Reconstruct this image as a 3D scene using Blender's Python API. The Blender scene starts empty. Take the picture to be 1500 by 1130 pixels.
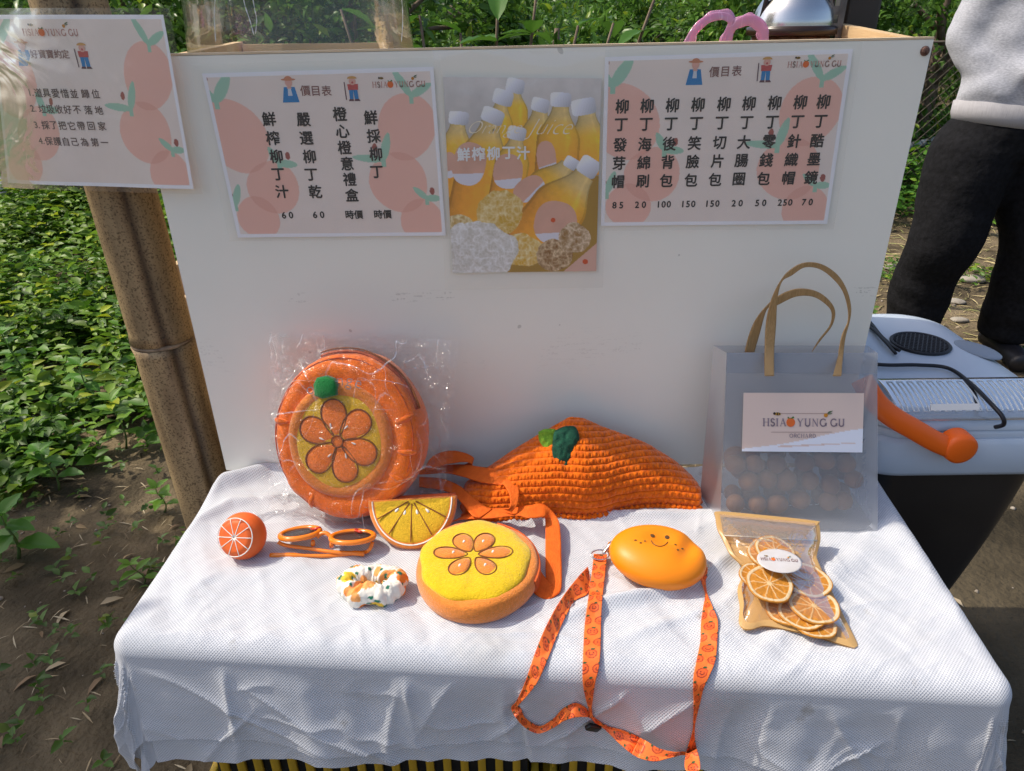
import bpy, bmesh, math, random
import numpy as np
from mathutils import Vector, Matrix, Euler
from mathutils.bvhtree import BVHTree
R = math.radians
PI = math.pi
random.seed(7)
RNG = np.random.default_rng(7)
S = bpy.context.scene
COL = S.collection

# ------------------------------------------------------------------ camera, world, sun, exposure
F = 1042.0                      # focal length in photo pixels (photo 1500 x 1130)
CH = 1.25                       # camera height
U = np.array([-26., 2066., F]); U /= np.linalg.norm(U)
_f = np.array([0, 0, -1.]); AY = _f - U * (_f @ U); AY /= np.linalg.norm(AY)
AX = np.cross(AY, U)
M3 = np.array([AX, AY, U])
cd = bpy.data.cameras.new('camera'); cam = bpy.data.objects.new('camera', cd); COL.objects.link(cam)
cd.sensor_width = 36; cd.lens = 36 * F / 1500; cd.clip_start = 0.02; cd.clip_end = 3000
cam.matrix_world = Matrix.Translation((0, 0, CH)) @ Matrix(M3.tolist()).to_4x4()
S.camera = cam

SUN_EL, SUN_AZ = R(52), Vector((-0.983, 0.165, 0)).normalized()   # towards the sun, horizontal
SUN_DIR = Vector((SUN_AZ.x * math.cos(SUN_EL), SUN_AZ.y * math.cos(SUN_EL), math.sin(SUN_EL)))
W = bpy.data.worlds.new('World'); S.world = W; W.use_nodes = True
wn = W.node_tree; bg = wn.nodes['Background']
sky = wn.nodes.new('ShaderNodeTexSky'); sky.sky_type = 'NISHITA'; sky.sun_disc = False
sky.sun_elevation = SUN_EL; sky.sun_rotation = math.atan2(SUN_DIR.x, SUN_DIR.y)
sky.air_density = 1.0; sky.dust_density = 4.0; sky.ozone_density = 1.5; sky.air_density = 1.0
wn.links.new(sky.outputs[0], bg.inputs[0]); bg.inputs[1].default_value = 0.15
sd = bpy.data.lights.new('sun', 'SUN'); sd.energy = 3.0; sd.angle = R(0.53); sd.color = (1.0, 0.91, 0.76)
so = bpy.data.objects.new('sun', sd); COL.objects.link(so)
so.rotation_euler = (-SUN_DIR).to_track_quat('-Z', 'Y').to_euler(); so.location = (-4, 1, 6)
S.view_settings.view_transform = 'Standard'; S.view_settings.look = 'None'
S.view_settings.exposure = 0.4; S.view_settings.gamma = 1.0; S.view_settings.use_curve_mapping = False
S.render.engine = 'CYCLES'
S.cycles.max_bounces = 8; S.cycles.transparent_max_bounces = 24; S.cycles.caustics_refractive = False
S.cycles.sample_clamp_indirect = 6

# ------------------------------------------------------------------ measuring helpers: a photo pixel to a place
def ray(px, py):
    d = M3 @ np.array([(px - 750) / F, -(py - 565) / F, -1.]); return Vector(d.tolist())
CAMP = Vector((0, 0, CH))
def onY(px, py, Y):
    r = ray(px, py); return CAMP + r * (Y / r.y)
def onZ(px, py, z):
    r = ray(px, py); return CAMP + r * ((z - CH) / r.z)

# ------------------------------------------------------------------ numpy noise
_T = RNG.random((64, 64, 64)).astype(np.float64)
def vnoise(x, y, z=0.0):
    x, y, z = np.broadcast_arrays(np.asarray(x, float), np.asarray(y, float), np.asarray(z, float))
    xi, yi, zi = np.floor(x).astype(int), np.floor(y).astype(int), np.floor(z).astype(int)
    fx, fy, fz = x - xi, y - yi, z - zi
    fx, fy, fz = [t * t * (3 - 2 * t) for t in (fx, fy, fz)]
    g = lambda a, b, c: _T[(xi + a) & 63, (yi + b) & 63, (zi + c) & 63]
    l = lambda a, b, t: a + (b - a) * t
    return l(l(l(g(0,0,0), g(1,0,0), fx), l(g(0,1,0), g(1,1,0), fx), fy),
             l(l(g(0,0,1), g(1,0,1), fx), l(g(0,1,1), g(1,1,1), fx), fy), fz) * 2 - 1
def fbm(x, y, z=0.0, o=4):
    s = 0; a = 1; n = 0
    for i in range(o):
        s = s + a * vnoise(np.asarray(x) * 2**i + 17 * i, np.asarray(y) * 2**i + 5 * i, np.asarray(z) * 2**i); n += a; a *= .5
    return s / n
def sstep(a, b, x):
    t = np.clip((np.asarray(x, float) - a) / (b - a), 0, 1); return t * t * (3 - 2 * t)

# ------------------------------------------------------------------ materials
MATS = {}
def mat(name, col=(.5,.5,.5), col2=None, ns=20, rough=.6, metal=0, bump=0, bs=60, spec=.5, vcol=None, sheen=0,
        alpha=1, trans=0, ior=1.45, coat=0, detail=4, contrast=(.35,.65), translucent=0, bdist=.002, sub=0, stretch=None):
    if name in MATS: return MATS[name]
    m = bpy.data.materials.new(name); m.use_nodes = True; MATS[name] = m
    nt = m.node_tree; N = nt.nodes; L = nt.links; p = N['Principled BSDF']
    tc = N.new('ShaderNodeTexCoord'); vec = tc.outputs['Object']
    if stretch:
        mp = N.new('ShaderNodeMapping'); mp.inputs['Scale'].default_value = stretch
        L.new(vec, mp.inputs[0]); vec = mp.outputs[0]
    cout = None
    if vcol:
        a = N.new('ShaderNodeVertexColor'); a.layer_name = vcol; cout = a.outputs[0]
    if col2 is not None:
        nz = N.new('ShaderNodeTexNoise'); nz.inputs['Scale'].default_value = ns; nz.inputs['Detail'].default_value = detail
        L.new(vec, nz.inputs['Vector'])
        rp = N.new('ShaderNodeValToRGB'); e = rp.color_ramp.elements
        e[0].position, e[1].position = contrast; e[0].color = (*col, 1); e[1].color = (*col2, 1)
        L.new(nz.outputs[0], rp.inputs[0])
        if cout is None: cout = rp.outputs[0]
        else:
            mx = N.new('ShaderNodeMix'); mx.data_type = 'RGBA'; mx.blend_type = 'MULTIPLY'; mx.inputs[0].default_value = 1
            L.new(cout, mx.inputs[6]); L.new(rp.outputs[0], mx.inputs[7]); cout = mx.outputs[2]
    if cout is not None: L.new(cout, p.inputs['Base Color'])
    else: p.inputs['Base Color'].default_value = (*col, 1)
    p.inputs['Roughness'].default_value = rough; p.inputs['Metallic'].default_value = metal
    p.inputs['Specular IOR Level'].default_value = spec; p.inputs['IOR'].default_value = ior
    p.inputs['Alpha'].default_value = alpha; p.inputs['Transmission Weight'].default_value = trans
    p.inputs['Coat Weight'].default_value = coat; p.inputs['Sheen Weight'].default_value = sheen
    if sheen: p.inputs['Sheen Roughness'].default_value = .4
    if sub:
        p.inputs['Subsurface Weight'].default_value = sub; p.inputs['Subsurface Scale'].default_value = .01
    if bump:
        b = N.new('ShaderNodeTexNoise'); b.inputs['Scale'].default_value = bs; b.inputs['Detail'].default_value = 4
        L.new(vec, b.inputs['Vector'])
        bp = N.new('ShaderNodeBump'); bp.inputs['Strength'].default_value = bump; bp.inputs['Distance'].default_value = bdist
        L.new(b.outputs[0], bp.inputs['Height']); L.new(bp.outputs[0], p.inputs['Normal'])
    if translucent:
        t = N.new('ShaderNodeBsdfTranslucent')
        if cout is not None: L.new(cout, t.inputs[0])
        else: t.inputs[0].default_value = (*col, 1)
        ms = N.new('ShaderNodeMixShader'); ms.inputs[0].default_value = translucent
        out = N['Material Output']; L.new(p.outputs[0], ms.inputs[1]); L.new(t.outputs[0], ms.inputs[2]); L.new(ms.outputs[0], out.inputs[0])
    return m

def film(name, tint=(1,1,1), gloss=.12, rough=.08, bump=.0, bs=40, haze=0.0, hcol=(.8,.8,.8), fres=1.0, bdist=.004, crease=0.0, cs=18):
    """thin clear plastic: transparent, a little milky, reflecting at its wrinkles"""
    if name in MATS: return MATS[name]
    m = bpy.data.materials.new(name); m.use_nodes = True; MATS[name] = m
    nt = m.node_tree; N = nt.nodes; L = nt.links; N.remove(N['Principled BSDF']); out = N['Material Output']
    tr = N.new('ShaderNodeBsdfTransparent'); tr.inputs[0].default_value = (*tint, 1)
    gl = N.new('ShaderNodeBsdfGlossy'); gl.inputs['Roughness'].default_value = rough; gl.inputs[0].default_value = (1,1,1,1)
    df = N.new('ShaderNodeBsdfDiffuse'); df.inputs[0].default_value = (*hcol, 1)
    fr = N.new('ShaderNodeFresnel'); fr.inputs[0].default_value = 1.45
    ad = N.new('ShaderNodeMath'); ad.operation = 'MULTIPLY_ADD'; ad.inputs[1].default_value = fres; ad.inputs[2].default_value = gloss; ad.use_clamp = True
    L.new(fr.outputs[0], ad.inputs[0])
    m1 = N.new('ShaderNodeMixShader'); m1.inputs[0].default_value = haze; L.new(tr.outputs[0], m1.inputs[1]); L.new(df.outputs[0], m1.inputs[2])
    m2 = N.new('ShaderNodeMixShader'); L.new(ad.outputs[0], m2.inputs[0]); L.new(m1.outputs[0], m2.inputs[1]); L.new(gl.outputs[0], m2.inputs[2])
    L.new(m2.outputs[0], out.inputs[0])
    if crease:            # whitened fold lines, painted pale and glossy as crinkle highlights
        tcc = N.new('ShaderNodeTexCoord'); acc = None
        for sc_, st, w_, ro_ in ((cs, (1,1,.10), 1.0, (.6,.25,0)), (cs, (.12,1,1), .9, (.2,.5,.7)), (cs*1.5, (1,1,.16), .8, (-.7,.4,.3)), (cs*.6, (1,.3,1), .7, (1.2,-.6,.9))):
            mp = N.new('ShaderNodeMapping'); mp.inputs['Scale'].default_value = st; mp.inputs['Rotation'].default_value = ro_; mp.vector_type = 'TEXTURE' if 0 else 'POINT'; L.new(tcc.outputs['Object'], mp.inputs[0])
            nz = N.new('ShaderNodeTexNoise'); nz.inputs['Scale'].default_value = sc_; nz.inputs['Detail'].default_value = 0; nz.inputs['Distortion'].default_value = .15; L.new(mp.outputs[0], nz.inputs['Vector'])
            a1 = N.new('ShaderNodeMath'); a1.operation = 'SUBTRACT'; a1.inputs[1].default_value = .5; L.new(nz.outputs[0], a1.inputs[0])
            a2 = N.new('ShaderNodeMath'); a2.operation = 'ABSOLUTE'; L.new(a1.outputs[0], a2.inputs[0])
            a3 = N.new('ShaderNodeMapRange'); a3.inputs[1].default_value = .0; a3.inputs[2].default_value = .010; a3.inputs[3].default_value = w_; a3.inputs[4].default_value = 0; L.new(a2.outputs[0], a3.inputs[0])
            if acc is None: acc = a3.outputs[0]
            else:
                mm = N.new('ShaderNodeMath'); mm.operation = 'MAXIMUM'; L.new(acc, mm.inputs[0]); L.new(a3.outputs[0], mm.inputs[1]); acc = mm.outputs[0]
        big = N.new('ShaderNodeTexNoise'); big.inputs['Scale'].default_value = 9; L.new(tcc.outputs['Object'], big.inputs['Vector'])
        br = N.new('ShaderNodeMapRange'); br.inputs[1].default_value = .46; br.inputs[2].default_value = .60; L.new(big.outputs[0], br.inputs[0])
        cm = N.new('ShaderNodeMath'); cm.operation = 'MULTIPLY'; L.new(acc, cm.inputs[0]); L.new(br.outputs[0], cm.inputs[1])
        c2 = N.new('ShaderNodeMath'); c2.operation = 'MULTIPLY_ADD'; c2.inputs[1].default_value = crease; c2.inputs[2].default_value = haze; c2.use_clamp = True; L.new(cm.outputs[0], c2.inputs[0]); L.new(c2.outputs[0], m1.inputs[0])
        c3 = N.new('ShaderNodeMath'); c3.operation = 'MULTIPLY_ADD'; c3.inputs[1].default_value = crease*.8; L.new(cm.outputs[0], c3.inputs[0]); L.new(ad.outputs[0], c3.inputs[2]); c3.use_clamp = True; L.new(c3.outputs[0], m2.inputs[0])
    if bump:
        tc = N.new('ShaderNodeTexCoord')
        b = N.new('ShaderNodeTexNoise'); b.inputs['Scale'].default_value = bs; b.inputs['Detail'].default_value = 3; b.inputs['Distortion'].default_value = 1.5
        L.new(tc.outputs['Object'], b.inputs['Vector'])
        bp = N.new('ShaderNodeBump'); bp.inputs['Strength'].default_value = bump; bp.inputs['Distance'].default_value = bdist
        L.new(b.outputs[0], bp.inputs['Height'])
        for s in (gl, fr): L.new(bp.outputs[0], s.inputs['Normal'])
    return m

# ------------------------------------------------------------------ objects
def props(o, label=None, cat=None, group=None, kind=None):
    if label: o['label'] = label
    if cat: o['category'] = cat
    if group: o['group'] = group
    if kind: o['kind'] = kind
    return o
ORG = {}
def thing(name, label, cat, loc=(0,0,0), group=None):
    o = bpy.data.objects.new(name, None); COL.objects.link(o); o.location = loc; o.empty_display_size = .05
    ORG[o.name] = Vector(loc); return props(o, label, cat, group)
def add(name, verts, faces, m, parent=None, smooth=True, vcol=None, loc=None, auto=None):
    """verts in world space; the object's origin is its thing's base (or loc, or the middle of its foot)"""
    v = np.asarray(verts, float).reshape(-1, 3)
    if parent is not None: org = ORG[parent.name]
    elif loc is not None: org = Vector(loc)
    else: org = Vector(((v[:,0].min() + v[:,0].max()) / 2, (v[:,1].min() + v[:,1].max()) / 2, v[:,2].min()))
    v = v - np.array(org)
    me = bpy.data.meshes.new(name)
    if isinstance(faces, np.ndarray):
        k = faces.shape[1]; n = len(faces)
        me.vertices.add(len(v)); me.vertices.foreach_set('co', v.ravel())
        me.loops.add(n * k); me.loops.foreach_set('vertex_index', faces.ravel().astype(np.int32))
        me.polygons.add(n); me.polygons.foreach_set('loop_start', np.arange(0, n * k, k, dtype=np.int32))
        me.update(calc_edges=True); me.validate()
    else: me.from_pydata(v.tolist(), [], faces); me.update()
    if smooth: me.polygons.foreach_set('use_smooth', np.ones(len(me.polygons), bool))
    if vcol is not None:
        c = np.asarray(vcol, float)
        at = me.color_attributes.new('Col', 'FLOAT_COLOR', 'POINT')
        c4 = np.ones((len(v), 4)); c4[:, :3] = c; at.data.foreach_set('color', c4.ravel())
    for mm in (m if isinstance(m, (list, tuple)) else [m]): me.materials.append(mm)
    if auto is not None: me.set_sharp_from_angle(angle=R(auto))
    o = bpy.data.objects.new(name, me); COL.objects.link(o)
    if parent is not None: o.parent = parent
    else: o.location = org
    ORG[o.name] = org
    return o

class MB:
    def __init__(s): s.v = []; s.f = []
    def raw(s, v, f):
        n = len(s.v); s.v += [tuple(x) for x in v]; s.f += [tuple(i + n for i in q) for q in f]; return s
    def box(s, c, d, rot=None, bev=0):
        hx, hy, hz = d[0]/2, d[1]/2, d[2]/2; c = Vector(c)
        rm = rot if isinstance(rot, Matrix) else (Euler(rot).to_matrix() if rot else Matrix.Identity(3))
        if bev <= 0:
            v = [c + rm @ Vector((x*hx, y*hy, z*hz)) for x in (-1,1) for y in (-1,1) for z in (-1,1)]
            return s.raw(v, [(0,1,3,2),(4,6,7,5),(0,4,5,1),(2,3,7,6),(0,2,6,4),(1,5,7,3)])
        bm = bmesh.new(); bmesh.ops.create_cube(bm, size=1)
        for q in bm.verts: q.co = Vector((q.co.x*d[0], q.co.y*d[1], q.co.z*d[2]))
        bmesh.ops.bevel(bm, geom=bm.edges[:], offset=bev, segments=2, affect='EDGES', profile=.6)
        bm.verts.ensure_lookup_table()
        v = [c + rm @ q.co for q in bm.verts]; f = [[q.index for q in fc.verts] for fc in bm.faces]; bm.free()
        return s.raw(v, f)
    def tube(s, pts, r, n=10, cap=True, flat=1.0, up=None):
        pts = [Vector(p) for p in pts]; rs = r if hasattr(r, '__len__') else [r] * len(pts)
        rings = []; pn = None
        for i, p in enumerate(pts):
            t = (pts[min(i+1, len(pts)-1)] - pts[max(i-1, 0)]).normalized()
            if pn is None:
                a = Vector(up) if up else (Vector((0,0,1)) if abs(t.z) < .9 else Vector((1,0,0)))
                pn = (a - t * a.dot(t)).normalized()
            else: pn = (pn - t * pn.dot(t)).normalized()
            b = t.cross(pn)
            rings.append([p + (pn * math.cos(k*2*PI/n) * flat + b * math.sin(k*2*PI/n)) * rs[i] for k in range(n)])
        v = [q for rg in rings for q in rg]; f = []
        for i in range(len(pts)-1):
            for k in range(n): f.append((i*n+k, i*n+(k+1)%n, (i+1)*n+(k+1)%n, (i+1)*n+k))
        if cap: f.append(tuple(range(n))[::-1]); f.append(tuple((len(pts)-1)*n + k for k in range(n)))
        return s.raw(v, f)
    def lathe(s, prof, M=None, n=32, fn=None):
        """prof: (r, z) pairs; M places it; fn(x,y,z,a)->Vector lets the shape be uneven"""
        M = M or Matrix.Identity(4); v = []; f = []
        for (r, z) in prof:
            for k in range(n):
                a = 2*PI*k/n; p = Vector((r*math.cos(a), r*math.sin(a), z))
                if fn: p = fn(p, a)
                v.append(M @ p)
        for i in range(len(prof)-1):
            for k in range(n): f.append((i*n+k, i*n+(k+1)%n, (i+1)*n+(k+1)%n, (i+1)*n+k))
        return s.raw(v, f)
    def poly(s, pts, d=None):
        """flat polygon, with depth d (a vector) if given"""
        pts = [Vector(p) for p in pts]; n = len(pts)
        if d is None: return s.raw(pts, [tuple(range(n))])
        d = Vector(d)
        return s.raw(pts + [p + d for p in pts], [tuple(range(n))[::-1], tuple(range(n, 2*n))] + [(i, (i+1)%n, n+(i+1)%n, n+i) for i in range(n)])
    def build(s, name, m, parent=None, **k): return add(name, s.v, s.f, m, parent, **k)

def gridf(nu, nv):
    i, j = np.meshgrid(np.arange(nu-1), np.arange(nv-1), indexing='ij'); a = (i*nv + j).ravel()
    return np.stack([a, a+nv, a+nv+1, a+1], 1)
def catmull(P, n):
    P = np.asarray(P, float); k = len(P); t = np.linspace(0, k-1-1e-9, n); i = t.astype(int); u = (t - i)[:, None]
    g = lambda j: P[np.clip(j, 0, k-1)]
    p0, p1, p2, p3 = g(i-1), g(i), g(i+1), g(i+2)
    return .5*((2*p1) + (p2-p0)*u + (2*p0-5*p1+4*p2-p3)*u**2 + (3*p1-p0-3*p2+p3)*u**3)
def solid_grid(V, nu, nv, th):
    """give a grid of points (nu*nv,3) a thickness th"""
    V = V.reshape(nu, nv, 3)
    N = np.cross(np.gradient(V, axis=0), np.gradient(V, axis=1)); N /= np.linalg.norm(N, axis=2, keepdims=True) + 1e-12
    A = (V + N*th/2).reshape(-1,3); B = (V - N*th/2).reshape(-1,3); f = gridf(nu, nv); n = nu*nv
    b = []
    e = lambda a, c: b.append((a, c, c+n, a+n))
    for i in range(nu-1): e(i*nv, (i+1)*nv); e((i+1)*nv+nv-1, i*nv+nv-1)
    for j in range(nv-1): e(j+1, j); e((nu-1)*nv+j, (nu-1)*nv+j+1)
    return np.vstack([A, B]), np.vstack([f[:, ::-1], f + n, np.array(b)])
def frame(o, x, n):
    """matrix with origin o, local X along x, local Z along n"""
    x = Vector(x).normalized(); n = Vector(n); n = (n - x*n.dot(x)).normalized(); y = n.cross(x)
    return Matrix(((x.x, y.x, n.x, o[0]), (x.y, y.y, n.y, o[1]), (x.z, y.z, n.z, o[2]), (0,0,0,1)))

# ------------------------------------------------------------------ lettering
_gl = {}
def glyphs(txt, bold=0.0, shear=0.0):
    k = (txt, bold, shear)
    if k not in _gl:
        c = bpy.data.curves.new('t', 'FONT'); c.body = txt; c.size = 1; c.align_x = 'CENTER'; c.align_y = 'CENTER'; c.offset = bold; c.shear = shear
        c.resolution_u = 3
        o = bpy.data.objects.new('t', c); COL.objects.link(o)
        dg = bpy.context.evaluated_depsgraph_get(); me = bpy.data.meshes.new_from_object(o.evaluated_get(dg))
        v = np.array([q.co[:] for q in me.vertices]); f = [list(p.vertices) for p in me.polygons]
        if len(v): v[:, :2] -= (v[:, :2].max(0) + v[:, :2].min(0)) / 2
        _gl[k] = (v, f); bpy.data.objects.remove(o); bpy.data.curves.remove(c); bpy.data.meshes.remove(me)
    return _gl[k]
def put_text(mb, txt, o, ex, ey, bold=0.0, shear=0.0):
    v, f = glyphs(txt, min(bold, 0), shear); o, ex, ey = np.array(o), np.array(ex), np.array(ey)
    nn = np.cross(ex, ey); nn = nn/np.linalg.norm(nn)
    for k, (a, b) in enumerate(((0,0),(1,0),(-1,0),(0,1),(0,-1)) if bold > 0 else ((0,0),)):
        if len(v): mb.raw((o + nn*k*2.5e-5 + (v[:, :1]+a*bold)*ex + (v[:, 1:2]+b*bold)*ey).tolist(), f)
# a thin Roman alphabet with serifs for the orchard's name, drawn as strokes (x, y in 0..1; thick or thin)
def _arc(cx, cy, rx, ry, a0, a1, n=10): return [(cx + rx*math.cos(R(a0+(a1-a0)*i/n)), cy + ry*math.sin(R(a0+(a1-a0)*i/n))) for i in range(n+1)]
SERIF = {
 'H': (.85, [([(.12,0),(.12,1)],1),([(.68,0),(.68,1)],1),([(.12,.52),(.68,.52)],0),([(0,0),(.24,0)],0),([(0,1),(.24,1)],0),([(.56,0),(.8,0)],0),([(.56,1),(.8,1)],0)]),
 'S': (.58, [(_arc(.27,.75,.2,.25,20,270,9)+_arc(.27,.25,.22,.25,90,-160,9)[1:],1)]),
 'I': (.36, [([(.14,0),(.14,1)],1),([(.02,0),(.26,0)],0),([(.02,1),(.26,1)],0)]),
 'A': (.85, [([(.1,0),(.38,1)],0),([(.38,1),(.7,0)],1),([(.2,.33),(.58,.33)],0),([(0,0),(.2,0)],0),([(.58,0),(.82,0)],0)]),
 'Y': (.8, [([(.06,1),(.36,.48)],1),([(.68,1),(.36,.48)],0),([(.36,.48),(.36,0)],1),([(0,1),(.2,1)],0),([(.56,1),(.78,1)],0),([(.26,0),(.46,0)],0)]),
 'U': (.82, [([(.12,1),(.12,.28)]+_arc(.38,.28,.26,.28,180,360,8)+[(.64,1)],1),([(0,1),(.24,1)],0),([(.54,1),(.76,1)],0)]),
 'N': (.88, [([(.12,0),(.12,1)],0),([(.12,1),(.68,0)],1),([(.68,0),(.68,1)],0),([(0,0),(.24,0)],0),([(.56,1),(.8,1)],0)]),
 'G': (.88, [(_arc(.42,.5,.38,.5,45,340,14),1),([(.78,.42),(.78,.08)],1),([(.6,.42),(.9,.42)],0)]),
 'O': (.9, [(_arc(.42,.5,.38,.5,0,360,18),1)]),
 'R': (.78, [([(.12,0),(.12,1),(.4,1)]+_arc(.4,.75,.22,.25,90,-90,7)+[(.12,.5)],1),([(.35,.5),(.7,0)],1)]),
 'C': (.82, [(_arc(.42,.5,.38,.5,50,310,14),1)]),
 'D': (.85, [([(.12,0),(.12,1),(.35,1)]+_arc(.35,.5,.4,.5,90,-90,10)+[(.12,0)],1)]),
}
def serif(mb, txt, o, ex, ey, gap=.12, w=.13):
    """centred on o; ex, ey: vectors one letter-height long"""
    tot = sum(.9 if c == '*' else .35 if c == ' ' else SERIF[c][0] + gap for c in txt); x = -tot/2; star = 0
    o, ex, ey = Vector(o), Vector(ex), Vector(ey)
    for c in txt:
        if c == ' ': x += .35; continue
        if c == '*': star = x + .40; x += .9; continue
        for pl, thick in SERIF[c][1]:
            hw = (w if thick else w*.4) / 2
            for (a, b) in zip(pl[:-1], pl[1:]):
                dx, dy = b[0]-a[0], b[1]-a[1]; l = math.hypot(dx, dy) or 1; dx, dy = dx/l, dy/l
                q = [(a[0]-dx*hw*.6-dy*hw, a[1]-dy*hw*.6+dx*hw), (a[0]-dx*hw*.6+dy*hw, a[1]-dy*hw*.6-dx*hw), (b[0]+dx*hw*.6+dy*hw, b[1]+dy*hw*.6-dx*hw), (b[0]+dx*hw*.6-dy*hw, b[1]+dy*hw*.6+dx*hw)]
                mb.raw([o + ex*(x+u) + ey*(v-.5) for u, v in q], [(0,1,2,3)])
        x += SERIF[c][0] + gap
    return star
# ================================================================== SETTING: ground, hill, sky backdrop comes from the world
ZT = .592                                     # top of the cloth
def stretch(n, near, far):
    t = np.linspace(-1, 1, n); return np.sign(t) * (np.abs(t) * near + np.abs(t)**5 * (far - near))
gx = stretch(340, 7, 420); gy = stretch(340, 7, 420) + 2.5
GX, GY = np.meshgrid(gx, gy, indexing='ij')
def gh(x, y):
    x = np.asarray(x, float); y = np.asarray(y, float)
    near = np.exp(-((x)**2 + (y-.8)**2) / 1.2)
    h = fbm(x*.6, y*.6, 3)*.05 + fbm(x*3, y*3, 1)*.018 + fbm(x*14, y*14, 2)*.006
    d = np.hypot(x, y)
    far = sstep(60, 260, d)*(10 + 9*fbm(x*.012, y*.012, 8)) + sstep(12, 60, d)*1.0
    return h*(1-.8*near) + far*sstep(0, 40, y) - .03
GZ = gh(GX, GY)
m_ground = mat('soil', (.055,.040,.026), (.135,.098,.062), ns=2.2, rough=.95, bump=1.0, bs=38, detail=9, bdist=.02, spec=.15)
_nt = m_ground.node_tree
gV = np.stack([GX.ravel(), GY.ravel(), GZ.ravel()], 1)
# far slopes are wooded: green by distance, a real difference of what grows there
far = sstep(14, 30, np.hypot(GX, GY)).ravel()[:, None]
gc = (1-far)*np.array([1.,1,1]) + far*np.array([.35,.75,.35])
_d = (sstep(.55, .95, GX)*sstep(2.6, 1.5, GY)*sstep(-6, -2, GY)*(.8+.4*fbm(GX*2, GY*2, 3))).ravel()[:, None]      # shade right of the bench, painted into the soil colour
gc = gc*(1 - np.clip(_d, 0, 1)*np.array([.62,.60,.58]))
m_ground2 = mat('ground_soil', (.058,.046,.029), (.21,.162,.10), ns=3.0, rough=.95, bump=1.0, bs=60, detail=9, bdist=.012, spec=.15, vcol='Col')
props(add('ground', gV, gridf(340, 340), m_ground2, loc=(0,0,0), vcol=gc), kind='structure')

# ================================================================== BENCH UNDER THE CLOTH
QT = [Vector(p) for p in ((-.466,.998,ZT), (.576,.985,ZT), (.537,.568,ZT), (-.474,.655,ZT))]  # back-left, back-right, front-right, front-left
m_yel = mat('yellow_plastic', (.62,.42,.03), (.50,.32,.03), ns=8, rough=.45, bump=.15, bs=30, detail=6)
m_ply = mat('plywood', (.62,.44,.24), (.50,.34,.17), ns=6, rough=.65, bump=.3, bs=40, stretch=(1,1,8))
def crate_proto(w, d, h, gap_w=.017, step=.0255):
    t = thing('crate', '', 'crate', (0,0,0))
    b = MB()
    for z in (.012, h-.02):
        for sy in (-1, 1): b.box((0, sy*(d/2-.006), z), (w, .012, .036 if z > .1 else .024), bev=.003)
        for sx in (-1, 1): b.box((sx*(w/2-.006), 0, z), (.012, d-.026, .036 if z > .1 else .024), bev=.003)
    for sy in (-1, 1): b.box((0, sy*(d/2+.004), h-.004), (w+.016, .012, .008), bev=.002)
    for sx in (-1, 1): b.box((sx*(w/2+.004), 0, h-.0045), (.012, d-.006, .008), bev=.002)
    b.build('rim', m_yel, t)
    MB().box((0,0,.006), (w-.03, d-.03, .008)).build('bottom', m_yel, t)
    MB().box((0,0,h*.5), (w-.034, d-.030, h-.035)).build('gap_shade_fill', mat('gap_shade_black', (.012,.012,.012), rough=.8), t, smooth=False)  # added black fill, standing in for the shade behind the slats
    sl = MB().box((0,0,h/2), (.011, .007, h-.06)).build('slat', m_yel, t)
    slats = [sl]; n = int((w-.03)/step)
    P = [((i-(n-1)/2)*step, s*(d/2-.0065), 0) for s in (-1, 1) for i in range(n)]
    m = int((d-.03)/step); P += [(s*(w/2-.0065), (i-(m-1)/2)*step, PI/2) for s in (-1, 1) for i in range(m)]
    for i, (x, y, a) in enumerate(P):
        o = sl if i == 0 else sl.copy()
        if i: COL.objects.link(o)
        o.location = (x, y, 0); o.rotation_euler = (0, 0, a); o.parent = t
    return t
def copy_tree(o, parent=None):
    c = o.copy(); COL.objects.link(c); c.parent = parent
    for ch in o.children: copy_tree(ch, c)
    return c
c1 = crate_proto(.50, .33, .297)
G = 'yellow slatted crates holding up the covered table'
c1.location = (-.195, .845, -.01); c1.rotation_euler.z = R(-1.5); c1.scale.z = .84
props(c1, 'yellow plastic crate under the hanging white cloth, left one of the lower pair', 'crate', G)
c2 = copy_tree(c1); c2.location = (.315, .80, -.01); c2.rotation_euler.z = R(-3.5); c2.scale.z = .84
props(c2, 'yellow slatted crate below the hem where the orange lanyard hangs lowest', 'crate', G)
for nm, x, y, rz, lab in (('a', -.21, .83, -1, 'upper left yellow crate, its slats just showing below the white hem'), ('b', .30, .80, -3, 'upper right yellow crate, its slats showing under the hem beside the lanyard')):
    c = copy_tree(c1); c.location = (x, y, .2405); c.rotation_euler.z = R(rz); c.scale = (.98, .98, 1.14); props(c, lab, 'crate', G)
bd = MB(); q = [v + Vector((0,0,-.004)) for v in QT]; cen = sum(q, Vector())/4
q = [cen + (v-cen)*.985 for v in q]
bd.poly([v + Vector((0,0,-.018)) for v in q][::-1], (0,0,.018)).build('bench_board', m_ply)
props(bpy.data.objects['bench_board'], 'plywood board lying on the yellow crates beneath the white cloth', 'board')

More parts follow.
